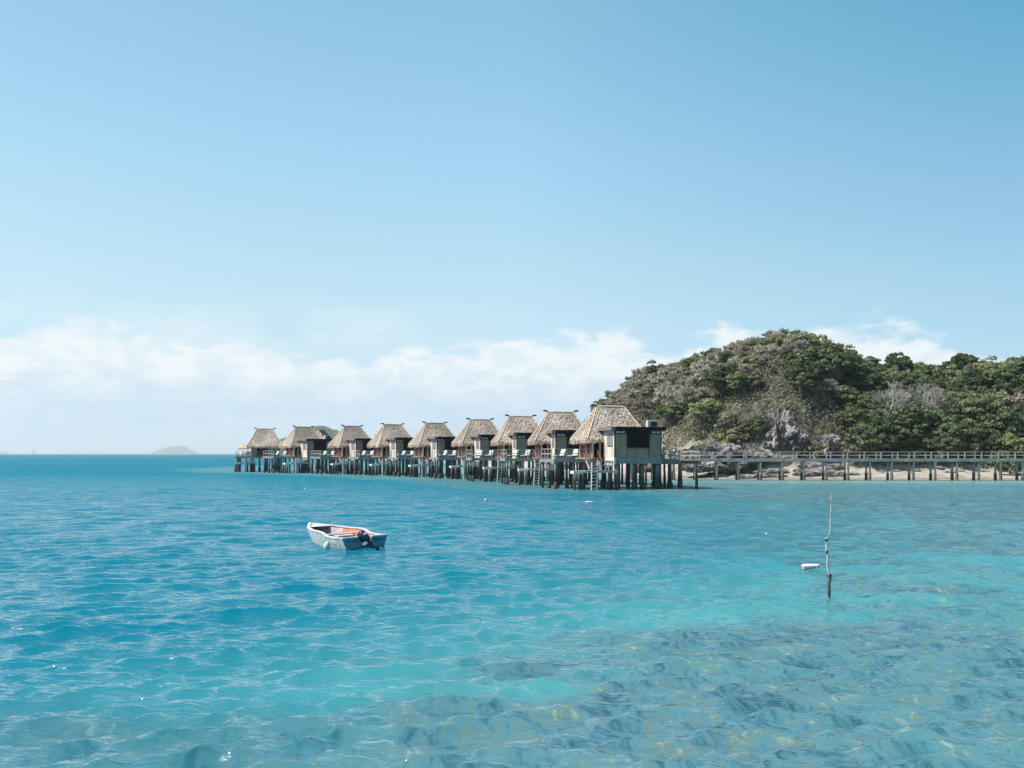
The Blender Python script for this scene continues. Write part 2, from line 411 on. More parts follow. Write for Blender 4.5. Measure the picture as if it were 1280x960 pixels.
    L.new(math_('MINIMUM', math_('MULTIPLY', math_('POWER', fr.outputs[0], 1.3), mf.outputs[0]), .82), ms.inputs[0]); L.new(df.outputs[0], ms.inputs[1]); L.new(gl.outputs[0], ms.inputs[2])
    L.new(ms.outputs[0], N['Material Output'].inputs['Surface']); N.remove(b)
    # ripples
    mp = N.new('ShaderNodeMapping'); mp.inputs['Scale'].default_value = (.40, 1.35, 1); mp.inputs['Rotation'].default_value = (0, 0, R(-18))
    L.new(g.outputs['Position'], mp.inputs[0]); Q = mp.outputs[0]
    r1 = noise(Q, .8, 3, .55, .3); r2 = noise(Q, 4.2, 3, .6, .4); r0 = noise(Q, .33, 2, .5, .2)
    sxyz = N.new('ShaderNodeSeparateXYZ'); L.new(g.outputs['Position'], sxyz.inputs[0])
    mr = N.new('ShaderNodeMapRange'); mr.inputs[1].default_value = 20; mr.inputs[2].default_value = 100; L.new(sxyz.outputs['Y'], mr.inputs[0])
    far = mr.outputs[0]
    mr2 = N.new('ShaderNodeMapRange'); mr2.inputs[1].default_value = 15; mr2.inputs[2].default_value = 260; mr2.inputs[3].default_value = .09; mr2.inputs[4].default_value = .24; L.new(sxyz.outputs['Y'], mr2.inputs[0])
    L.new(mr2.outputs[0], gl.inputs['Roughness'])      # waves too small to see at that distance
    r3 = noise(Q, 13, 3, .6, .3)
    h = math_('ADD', math_('ADD', math_('MULTIPLY', r2, .085), math_('MULTIPLY', r3, .009)), math_('MULTIPLY', r1, math_('MULTIPLY_ADD', far, .75, .10)))
    h = math_('ADD', h, math_('MULTIPLY', r0, math_('MULTIPLY', far, 1.0)))
    h = math_('MULTIPLY', h, math_('SUBTRACT', 1.0, math_('MULTIPLY', sand, .7)))
    bp = N.new('ShaderNodeBump'); bp.inputs['Strength'].default_value = 1; bp.inputs['Distance'].default_value = 1
    L.new(h, bp.inputs['Height']); L.new(bp.outputs[0], gl.inputs['Normal']); L.new(bp.outputs[0], fr.inputs['Normal'])
    return m

build_water()

# ------------------------------------------------------------------ bungalow
LOUNGER_SPOTS = [(-5.3, -.75), (-3.95, -.7)]
def pile_mesh(mb, x, y, top, r, foot=None, lean=(0, 0)):
    seg = 10
    if foot:
        mb.tube([(x, y, -1.5), (x, y, foot-.08), (x, y, foot)], [r*1.65, r*1.6, r*1.05], seg)
        mb.tube([(x, y, foot-.02), (x+lean[0], y+lean[1], top)], [r, r*.93], seg)
    else:
        mb.tube([(x, y, -1.5), (x+lean[0]*.5, y+lean[1]*.5, top*.5), (x+lean[0], y+lean[1], top)], [r*1.08, r, r*.94], seg)

def thatch_roof(W, D, z0, z1, ridge, name, parent, seed=1, thick=.28):
    """hipped thatch with a thick ragged edge"""
    rn = random.Random(seed)
    mb = MB()
    def slope(a, b, c, d, nu, nv):
        # a-b eave, d-c ridge
        rows = []
        for j in range(nv+1):
            t = j/nv; row = []
            for i in range(nu+1):
                s = i/nu
                p = (Vector(a)*(1-s)+Vector(b)*s)*(1-t) + (Vector(d)*(1-s)+Vector(c)*s)*t
                sag = -.12*math.sin(math.pi*t)
                e = 0 if (i in (0, nu)) else 1
                p = p + Vector((0, 0, sag + e*rn.uniform(-.05, .05)))
                if j == 0: p.z -= rn.uniform(0, .12)*e
                row.append(len(mb.v)); mb.v.append(tuple(p))
            rows.append(row)
        for j in range(nv):
            for i in range(nu):
                mb.f.append((rows[j][i], rows[j][i+1], rows[j+1][i+1], rows[j+1][i])); mb.m.append(0)
        # the cut underside of the eave
        c0 = Vector(((a[0]+b[0]+c[0]+d[0])/4*0, 0, 0))
        low = []
        for i in range(nu+1):
            p = Vector(mb.v[rows[0][i]]); q = Vector((p.x*.955, p.y*.94, p.z - thick + rn.uniform(-.05, .05)))
            low.append(len(mb.v)); mb.v.append(tuple(q))
        inn = []
        for i in range(nu+1):
            p = Vector(mb.v[low[i]]); inn.append(len(mb.v)); mb.v.append((p.x*.62, p.y*.55, p.z + .95))
        for i in range(nu):
            mb.f.append((low[i], low[i+1], rows[0][i+1], rows[0][i])); mb.m.append(0)
            mb.f.append((inn[i], inn[i+1], low[i+1], low[i])); mb.m.append(0)
        # loose straw hanging off the edge
        for k in range(int((Vector(b)-Vector(a)).length*26)):
            s = rn.random(); p = Vector(a)*(1-s)+Vector(b)*s
            dn = (Vector(a)+Vector(b)-Vector(c)-Vector(d)); dn.normalize()
            L_ = rn.uniform(.12, .34); w = (Vector(b)-Vector(a)).normalized()*rn.uniform(.012, .03)
            p = p + Vector((0, 0, -rn.uniform(.02, thick)))
            mb.quad([p-w, p+w, p+dn*L_+w*.4, p+dn*L_-w*.4])
        # shaggy straw ends on the slope
        for k in range(1100):
            s, t = rn.random(), rn.random()
            p = (Vector(a)*(1-s)+Vector(b)*s)*(1-t) + (Vector(d)*(1-s)+Vector(c)*s)*t
            up = (Vector(b)-Vector(a)).cross(Vector(d)-Vector(a)).normalized()
            dn = (Vector(a)+Vector(b)-Vector(c)-Vector(d)).normalized()
            w = (Vector(b)-Vector(a)).normalized()*rn.uniform(.02, .05)
            p = p + Vector((0, 0, -.12*math.sin(math.pi*t)+.02)); q = p + dn*rn.uniform(.15, .35) + up*rn.uniform(.03, .12)
            mb.quad([p-w, p+w, q+w*.6, q-w*.6])
    h = ridge/2
    A, B, C_, D_ = (-W/2, -D/2, z0), (W/2, -D/2, z0), (W/2, D/2, z0), (-W/2, D/2, z0)
    E, G = (-h, 0, z1), (h, 0, z1)
    slope(A, B, G, E, 30, 12); slope(C_, D_, E, G, 30, 12)
    slope(B, C_, G, G, 22, 12); slope(D_, A, E, E, 22, 12)
    o = mb.build(name, M['thatch'], parent)
    # hip bundles and ridge
    rb = MB()
    for q, t in ((A, E), (B, G), (C_, G), (D_, E)):
        pts = []
        for j in range(9):
            s = j/8; p = Vector(q)*(1-s) + Vector(t)*s; p.z += -.12*math.sin(math.pi*s) + .03 + rn.uniform(-.03, .03); pts.append(p)
        rb.tube(pts, [.07]+[.085+rn.uniform(-.02, .02) for _ in range(7)]+[.09], 6)
    rb.tube([(-h-.05, 0, z1+.02), (-h*.4, 0, z1+.05), (h*.4, 0, z1+.04), (h+.05, 0, z1+.02)], .11, 7)
    rb.build('ridge_cap', M['thatch_ridge'], o)
    for s in (-1, 1):
        p = MB(); p.tube([(s*(h+.02), 0, z1+.12), (s*(h+.2), 0, z1+.15), (s*(h+.52), 0, z1+.2)], [.07, .11, .09], 7)
        p.build('ridge_pole', M['dark_pole'], o)
    return o

def railing(pts, z, hgt, mats, parent, name='railing', spacing=1.2, balus=False, gap_last=False):
    mb = MB()
    for a, b in zip(pts[:-1], pts[1:]):
        a3, b3 = Vector((*a, 0)), Vector((*b, 0)); L_ = (b3-a3).length; n = max(1, round(L_/spacing))
        for i in range(n+1):
            p = a3.lerp(b3, i/n)
            if i == n and b is not pts[-1]: continue
            mb.box(p.x-.04, p.x+.04, p.y-.04, p.y+.04, z, z+hgt)
        mb.bar((*a, z+hgt-.02), (*b, z+hgt-.02), .09, .05)
        mb.bar((*a, z+hgt*.52), (*b, z+hgt*.52), .04, .07)
        if balus:
            for i in range(int(L_/.16)):
                p = a3.lerp(b3, (i+.5)*.16/L_); mb.box(p.x-.015, p.x+.015, p.y-.015, p.y+.015, z+.08, z+hgt-.05)
    return mb.build(name, mats, parent)

def make_bungalow(box=True, seed=1):
    rt = empty('overwater_bungalow')
    FL = 2.9
    # platform under the hut
    p = MB(); p.box(-2.75, 3.2, -2.35, 2.4, FL-.12, FL); p.build('floor_slab', M['deck_wood'], rt)
    b = MB()
    for y in (-2.1, 0, 2.1): b.box(-2.7, 3.15, y-.1, y+.1, FL-.42, FL-.125)
    b.build('floor_beam', M['beam'], rt)
    roof = thatch_roof(6.5, 5.1, 4.66, 7.80, 2.85, 'thatched_roof', rt, seed)
    # main room: open dark front on the sea side, posts, curtain, back and side walls
    w = MB(); w.box(-2.4, 2.5, 1.75, 1.88, FL, 5.25); w.box(2.4, 2.52, -1.7, 1.748, FL, 5.25)
    w.box(.2, 2.398, -1.83, -1.7, FL, 5.25); w.box(-2.4, .198, -1.83, -1.7, 4.75, 5.2)
    w.build('wall', M['wood_dark'], rt)
    d = MB(); d.box(-2.42, -2.34, -.2, 1.0, FL, 4.75); d.build('door_panel', M['wood_red'], rt)
    for ya, yb in ((1.03, 1.745), (-1.6, -1.2)):
        d = MB(); d.box(-2.4, -2.35, ya, yb, FL, 5.0); d.build('wall_panel', M['wood_dark'], rt)
    c = MB()
    for i in range(10): c.tube([(-2.25, -1.1+i*.09, FL+.05), (-2.22, -1.1+i*.09, 4.7)], .05, 6)
    c.build('curtain', M['curtain'], rt)
    for (x, y) in ((-2.45, -1.78), (-1.75, -1.85), (-2.45, 1.8)):
        q = MB(); q.box(x-.08, x+.08, y-.08, y+.08, FL, 5.1); q.build('post', M['wall_cream'], rt)
    t = MB(); t.box(-1.3, -.5, -1.4, -.7, FL+.6, FL+.68)
    for x in (-1.25, -.55):
        for y in (-1.35, -.75): t.box(x-.04, x+.04, y-.04, y+.04, FL, FL+.6)
    if box:
        x0, x1, y0, y1, zt = -1.55, 3.05, -5.15, -2.36, 5.42
        bt = MB(); bt.box(x0, x1, y0, y1, FL+.05, zt); bo = bt.build('bathroom_wall', M['wall_green'], rt)
        s = MB(); s.box(x0-.03, x0-.002, y0+.02, y1-.02, FL+.05, zt-.002); side = s.build('side_wall', M['wall_cream'], rt)
        # grooves of the panelled front
        g = MB()
        for x in (-.33, 1.8): g.box(x-.025, x+.025, y0-.02, y0-.002, FL+.06, zt-.3)
        g.box(x0-.035, x0+.09, y0-.025, y0-.002, FL+.02, zt); g.box(x1-.07, x1+.02, y0-.025, y0-.002, FL+.02, zt)
        g.box(x0+.1, x1-.08, y0-.022, y0-.003, zt-.36, zt-.30)
        g.build('trim', M['wood_dark'], rt)
        v = MB(); v.box(x0+.1, x1-.08, y0-.02, y0-.004, zt-.298, zt-.002); vo = v.build('vent_strip', M['wood_dark'], rt)
        for x in (x0+.35, x0+.8, x1-.75, x1-.3):
            q = MB(); q.box(x-.17, x+.17, y0-.03, y0-.021, zt-.24, zt-.08); q.build('vent_opening', M['white'], vo)
        sh = MB(); sh.box(-.31, 1.78, y0-.2, y0-.026, 3.85, zt-.02)
        for i in range(14): sh.box(-.29+i*.147, -.29+i*.147+.12, y0-.225, y0-.2, 3.87, zt-.04)
        sh.build('shutter', M['shutter'], rt)
        fr = MB(); fx = x0-.045
        for (ya, yb, za, zb) in ((-4.75, -3.45, 3.95, 4.1), (-4.75, -3.45, 4.98, 5.1), (-4.75, -4.63, 4.1, 4.98), (-3.57, -3.45, 4.1, 4.98), (-4.13, -4.07, 4.1, 4.98)):
            fr.box(fx-.03, fx+.01, ya, yb, za, zb)
        fo = fr.build('window', M['wood_red'], rt)
        q = MB(); q.box(fx-.01, fx+.012, -4.63, -3.57, 4.1, 4.98); q.build('pane', M['glass'], fo)
        q = MB(); q.box(x0-.035, x0-.004, y0+.1, y1-.1, zt-.3, zt-.08); q.build('side_vent', M['glass'], rt)
        r = MB(); r.box(x0-.02, x1+.35, y0-.32, -1.62, zt+.004, zt+.33); ro = r.build('flat_roof', M['fascia'], rt)
        q = MB(); q.box(x0-.42, x0-.022, y0-.32, -1.75, zt+.01, zt+.335); q.build('roof_end', M['fascia_brown'], ro)
        bm = MB(); bm.box(x0+.05, x1, y0-.08, y0+.15, FL-.52, FL+.046); bm.box(x0+.05, x1, y1-.3, y1-.1, FL-.52, FL+.046); bm.box(x0+.8, x1+.06, y0-.12, y0-.082, FL-.08, FL+.03)
        bm.build('box_beam', M['beam'], rt)
        sk = MB(); sk.box(x0-.05, x0+.045, y0, y1-.3, FL-.75, FL+.046); sk.build('skirting', M['white'], rt)
        ac = MB(); ac.box(1.95, 2.95, -4.5, -4.1, zt+.335, zt+.95); ao = ac.build('air_conditioner', M['white'], rt, bevel=.03)
        q = MB(); q.tube([(2.6, -4.505, zt+.64), (2.6, -4.54, zt+.64)], .23, 14); q.box(2.25, 2.9, -4.53, -4.502, zt+.40, zt+.86); q.build('fan_grille', M['ac_dark'], ao)
        piles = [(-1.25, -4.9, .23), (.45, -4.85, .13), (1.35, -4.7, .18), (2.75, -4.9, .22), (-1.0, -2.7, .15), (2.2, -2.7, .16), ]
    else:
        x0, x1, y0, y1, zt = -2.5, 2.6, -2.3, -1.84, 4.85
        bt = MB(); bt.box(x0, -1.5, y0, y1, FL+.05, zt); bt.box(.5, x1, y0, y1, FL+.05, zt); bt.build('bathroom_wall', M['wall_green'], rt)
        sh = MB(); sh.box(-1.498, .498, y0+.15, y1, FL+.9, zt); sh.build('shutter', M['shutter'], rt)
        sh = MB(); sh.box(-1.498, .498, y0+.08, y1-.1, FL+.05, FL+.898); sh.build('lower_panel', M['wood_dark'], rt)
        r = MB()
        for i in range(12): r.tube([(-4.8+i*.17, -.9, 4.15), (-4.5+i*.17, .2, 5.1)], .12, 6)
        r.build('porch_roof', M['thatch'], rt)
        piles = [(-2.3, -1.9, .32), (.3, -1.9, .2), (2.0, -1.9, .34), (2.5, -1.9, .2)]
    for (x, y, r_) in piles + [(-2.4, -1.9, .16), (-2.4, 2.0, .16), (0, .2, .18), (2.6, .1, .18), (2.6, 2.0, .2), (0, 2.0, .18), (-1.0, -.6, .16), (1.3, 1.2, .16)]:
        q = MB(); pile_mesh(q, x, y, FL-.15 if y > -2.4 else FL-.53, r_, foot=rnd.choice([None, .75, .6]) if r_ < .19 else None); q.build('pile', M['pile'], rt, smooth=True)
    # sun deck on the sea side
    DZ = 2.78; XL = -6.35 if box else -5.15
    dk = MB()
    for i in range(21): dk.box(XL, -2.78, -2.25+i*.215, -2.25+i*.215+.205, DZ-.05, DZ)
    dk.build('sun_deck', M['deck_wood'], rt)
    f = MB(); f.box(XL-.05, -2.78, -2.33, -2.255, DZ-.3, DZ+.02); f.box(XL-.1, XL-.01, -2.254, 2.3, DZ-.3, DZ+.02); f.box(XL-.005, -2.78, -.1, .1, DZ-.3, DZ-.055); f.box(XL-.005, -2.78, 2.1, 2.28, DZ-.3, DZ-.055)
    f.build('deck_edge', M['beam'], rt)
    railing([(-2.85, -2.2), (XL+.05, -2.2), (XL+.05, 2.2)], DZ, .98, M['rail_wood'], rt)
    for (x, y) in ((XL+.15, -2.1), (-4.5, -2.1), (-3.4, -2.1), (XL+.15, 0), (-4.4, .1), (XL+.15, 2.1), (-4.7, 2.1), (-3.2, 1.9)):
        q = MB(); pile_mesh(q, x, y, DZ-.05, .12, foot=rnd.choice([None, .5, .7]), lean=(rnd.uniform(-.05, .05), 0)); q.build('deck_pile', M['pile'], rt, smooth=True)
    # lower landing with steps and ladder
    LZ = 1.75
    l = MB()
    for i in range(8): l.box(-4.3, -1.62, -5.0+i*.22, -5.0+i*.22+.21, LZ-.06, LZ)
    l.box(-4.35, -1.6, -5.09, -5.01, LZ-.2, LZ+.02)
    l.build('landing', M['grey_wood'], rt)
    sl = MB(); sl.box(-5.35, -4.4, -4.8, -3.8, LZ-.28, LZ-.02); sl.build('landing_slab', M['white'], rt)
    for (x, y) in ((-5.25, -4.7), (-4.5, -4.7), (-3.1, -4.8), (-1.9, -4.8), (-4.4, -3.5), (-2.6, -3.4)):
        q = MB(); pile_mesh(q, x, y, LZ-.07 if x > -4.42 else LZ-.285, .13); q.build('landing_pile', M['pile'], rt, smooth=True)
    stp = MB()
    for i in range(5):
        y = -2.45 - i*.2; z = DZ-.2 - i*.19
        stp.box(-3.3, -2.2, y-.24, y, z-.04, z)
    for x in (-3.34, -2.2): stp.bar((x, -2.35, DZ-.1), (x, -3.5, LZ+.02), .05, .2)
    stp.build('steps', M['grey_wood'], rt)
    for x in (-3.34, -2.2):
        hr = MB()
        hr.bar((x, -2.4, DZ+.9), (x, -3.5, LZ+.9), .06, .07)
        hr.bar((x, -3.5, LZ), (x, -3.5, LZ+.92), .07); hr.bar((x, -2.4, DZ-.1), (x, -2.4, DZ+.92), .07)
        hr.build('stair_handrail', M['wood_red'], rt)
    railing([(-1.7, -3.3), (-1.7, -4.95), (-2.9, -4.95)], LZ, .9, M['rail_wood'], rt, 'landing_railing', .7)
    la = MB()
    T0, T1 = Vector((-3.45, -5.12, LZ+.75)), Vector((-3.75, -5.75, -.7))
    for s in (-.26, .26): la.bar(T0+Vector((s, 0, 0)), T1+Vector((s, 0, 0)), .07, .09)
    for i in range(10):
        p = T0.lerp(T1, .08+i*.092); la.bar(p-Vector((.26, 0, 0)), p+Vector((.26, 0, 0)), .14, .05)
    la.build('ladder', M['white_dirty'], rt)
    # gangway back to the boardwalk
    gw = MB(); gw.box(2.55, 5.3, .2, 1.4, 2.62, 2.78); gw.build('gangway', M['deck_wood'], rt)
    return rt

def make_lounger():
    rt = empty('sun_lounger')
    f = MB()
    for y in (-.3, .3): f.box(-.95, .75, y-.03, y+.03, .26, .32)
    for x in (-.85, .65):
        for y in (-.3, .3): f.box(x-.03, x+.03, y-.03, y+.03, 0, .26)
    f.build('frame', M['wood_dark'], rt)
    s = MB(); s.box(-.98, .25, -.33, .33, .325, .43); s.build('seat_cushion', M['cushion'], rt, bevel=.03)
    Mx = Matrix.Translation((.25, 0, .36)) @ Matrix.Rotation(R(-62), 4, 'Y')
    b = MB(); b.box(0, .85, -.33, .33, 0, .1, M=Mx); b.build('backrest', M['cushion'], rt, bevel=.03)
    return rt

ordn = ['', 'second', 'third', 'fourth', 'fifth', 'sixth', 'seventh', 'eighth', '']
proto = make_bungalow(True, 5); ptab = kid_table(proto)
lproto = make_lounger(); ltab = kid_table(lproto)
nl = 0
for i, ((x, y), r) in enumerate(HUTS):
    if i == 0:
        o = proto; lab = 'nearest and largest thatched bungalow, its grey wall with black shutter facing the camera'
    elif i == 8:
        o = make_bungalow(False, 9); lab = 'farthest thatched bungalow at the left end of the row, without a flat roofed block'
    else:
        o = copy_tree(proto, None, ptab); lab = f'{ordn[i]} thatched overwater bungalow counted from the right end of the row'
    o.location = (x, y, 0); o.rotation_euler.z = R(r)
    if i: o.scale = (1, 1, 1+rnd.uniform(-.012, .012))
    tag(o, lab, 'bungalow', 'thatched bungalows on stilts in a row')
    if i < 8 or True:
        for k, (lx, ly) in enumerate(LOUNGER_SPOTS if i < 8 else [(-4.4, -.7), (-3.3, -.7)]):
            l = lproto if nl == 0 else copy_tree(lproto, None, ltab); nl += 1
            c, s = math.cos(R(r)), math.sin(R(r))
            l.location = (x + c*lx - s*ly, y + s*lx + c*ly, 2.782); l.scale = (.82,)*3; l.rotation_euler.z = R(62 + rnd.uniform(-9, 9) - (0 if k else 8))
            side = 'left' if k == 0 else 'right'
            where = 'the nearest bungalow' if i == 0 else ('the farthest bungalow' if i == 8 else f'the {ordn[i]} bungalow from the right')
            tag(l, f'{side} of two white loungers on the deck of {where}', 'sun lounger', 'white sun loungers on the bungalow decks')
# a bungalow standing behind the eighth, seen end on
o = copy_tree(proto, None, ptab); o.location = (-36.2, 189, 0); o.rotation_euler.z = R(80)
tag(o, 'thatched bungalow seen end on, only its pointed roof showing behind the eighth one', 'bungalow', 'thatched bungalows on stilts in a row')

# ------------------------------------------------------------------ boardwalks
def walkway(name, pts, wd, z, parent, pile_sp, post_sp, fasc=.38, rails=(1, -1), foot=.95, r=.14, first=0):
    """pts: centre line"""
    dk = MB(); fs = MB()
    P = [Vector((*p, 0)) for p in pts]
    nrm = []
    for i in range(len(P)):
        d = (P[min(i+1, len(P)-1)]-P[max(i-1, 0)]).normalized(); nrm.append(Vector((-d.y, d.x, 0)))
    for i in range(len(P)-1):
        a, b, na, nb = P[i], P[i+1], nrm[i]*wd/2, nrm[i+1]*wd/2
        up = Vector((0, 0, z)); dn = Vector((0, 0, z-.07))
        n = max(1, int((b-a).length/.16))
        for k in range(n):
            s, t = k/n, (k+.93)/n
            l0, l1 = (a+na).lerp(b+nb, s), (a+na).lerp(b+nb, t); r0, r1 = (a-na).lerp(b-nb, s), (a-na).lerp(b-nb, t)
            j = len(dk.v)
            dk.v += [tuple(q+o_) for o_ in (up, dn) for q in (l0, r0, r1, l1)]
            for f in ((0, 1, 2, 3), (7, 6, 5, 4), (0, 4, 5, 1), (1, 5, 6, 2), (2, 6, 7, 3), (3, 7, 4, 0)):
                dk.f.append(tuple(j+q for q in f)); dk.m.append(0)
        for sg in (1, -1):
            fs.bar(a+na*sg*1.03+Vector((0, 0, z-fasc/2+.03)), b+nb*sg*1.03+Vector((0, 0, z-fasc/2+.03)), .07, fasc)
    dk.build('walkway_deck', M['deck_wood'], parent); fs.build('edge_beam', M['beam'], parent)
    # walk the line for posts, rails and piles
    def along(sp, off):
        out = []; rest = off
        for i in range(len(P)-1):
            L_ = (P[i+1]-P[i]).length; s = rest
            while s < L_:
                out.append((P[i].lerp(P[i+1], s/L_), nrm[i].lerp(nrm[i+1], s/L_).normalized())); s += sp
            rest = s-L_
        return out
    for sg in rails:
        rl = MB()
        for i in range(len(P)-1):
            for h, w_, hh in ((.82, .12, .06), (.42, .05, .09)):
                rl.bar(P[i]+nrm[i]*sg*(wd/2-.03)+Vector((0, 0, z+h)), P[i+1]+nrm[i+1]*sg*(wd/2-.03)+Vector((0, 0, z+h)), w_, hh)
        rl.build('handrail', M['rail_wood'], parent)
        for p, n in along(post_sp, .3):
            q = MB(); c = p+n*sg*(wd/2+.0)
            q.box(c.x-.06, c.x+.06, c.y-.055, c.y+.055, z-.3, z+.80); q.build('rail_post', M['rail_wood'], parent)
    k = 0
    for p, n in along(pile_sp, first):
        k += 1
        for sg in (1, -1):
            q = MB(); c = p+n*sg*(wd/2-.22)
            rr = r*rnd.uniform(.85, 1.15)
            h0 = foot*rnd.uniform(.85, 1.15)
            q.tube([(c.x, c.y, -2), (c.x, c.y, h0-.1), (c.x, c.y, h0)], [rr*(1.2 if name == 'row' else 1.5), rr*(1.2 if name == 'row' else 1.45), rr*1.05], 10)
            po = None
            t_ = MB(); t_.tube([(c.x, c.y, h0-.03), (c.x+rnd.uniform(-.05, .05), c.y, z-.1)], [rr, rr*.9], 10)
            po = t_.build('pile', M['pile'] if name == 'row' else M['grey_wood'], parent, smooth=True)
            q.build('pile_foot', M['pile'] if name == 'row' else M['pile_foot'], po, smooth=True)
M['pile_foot'] = mat('pile_foot', (.05, .045, .035), (.17, .15, .12), 3, .9, .3)
sw = empty('boardwalk', (0, 0, 0)); tag(sw, 'long grey wooden boardwalk with railings running along the beach on the right', 'boardwalk')
walkway('shore', [(8.5, 125), (24, 124), (40, 122.5), (78, 121.5)], 1.9, 2.68, sw, 2.63, 2.02, r=.12, first=1.2)
rw = empty('boardwalk', (0, 0, 0)); tag(rw, 'wooden boardwalk on dark piles running behind the row of bungalows', 'boardwalk')
rowpts = [(16.6, 92.5), (15.4, 99)]
for i, ((x, y), r) in enumerate(HUTS):
    if i == 0: continue
    px_, py_ = HUTS[i-1][0]; nx_, ny_ = HUTS[min(i+1, 8)][0]
    t = Vector((nx_-px_, ny_-py_)).normalized(); rowpts.append((x + t.y*6.4, y - t.x*6.4))
walkway('row', rowpts, 2.0, 2.68, rw, 4.6, 2.4, r=.13, first=.5)
# wide arrival deck beside the nearest bungalow
ad_ = empty('arrival_deck', (0, 0, 0)); tag(ad_, 'wide railed wooden platform on dark piles to the right of the nearest bungalow', 'deck')
q = MB(); q.box(13.6, 15.45, 93.4, 100, 2.62, 2.74); q.build('walkway_deck', M['deck_wood'], ad_)
q = MB(); q.box(13.6, 15.5, 93.3, 93.39, 2.3, 2.76); q.build('edge_beam', M['beam'], ad_)
railing([(13.7, 93.5), (15.4, 93.5)], 2.74, .95, M['rail_wood'], ad_, spacing=.6)
for (x, y) in ((13.9, 93.8), (14.9, 93.9), (15.3, 97.0), (14.0, 98)):
    q = MB(); pile_mesh(q, x, y, 2.6, rnd.choice([.13, .18]), foot=.6); q.build('pile', M['pile'], ad_, smooth=True)
# pale table and chairs on the platform
def chair(x, y, rz, lab):
    rt = empty('deck_chair', (x, y, 2.742), rz)
    q = MB(); q.box(-.25, .25, -.25, .25, .42, .47); q.build('seat', M['white'], rt)
    q = MB(); q.box(-.25, .25, .2, .25, .5, 1.0); q.build('backrest', M['white'], rt)
    for a_ in (-.22, .22):
        for b_ in (-.22, .22):
            q = MB(); q.box(a_-.025, a_+.025, b_-.025, b_+.025, 0, .418); q.build('leg', M['white'], rt)
    tag(rt, lab, 'chair', 'white chairs on the platform beside the nearest bungalow')
chair(14.1, 94.6, R(100), 'white chair on the platform, left of the white table beside the nearest bungalow')
chair(15.15, 94.4, R(-80), 'white chair on the platform, right of the white table beside the nearest bungalow')
tb = empty('table', (14.6, 95.2, 2.742)); tag(tb, 'white table standing on the railed platform right of the nearest bungalow', 'table')
q = MB(); q.box(-.5, .5, -.35, .35, .7, .75); q.build('tabletop', M['white'], tb)
q = MB(); q.tube([(0, 0, 0), (0, 0, .7)], .05, 8); q.box(-.25, .25, -.25, .25, 0, .03); q.build('leg', M['white'], tb)

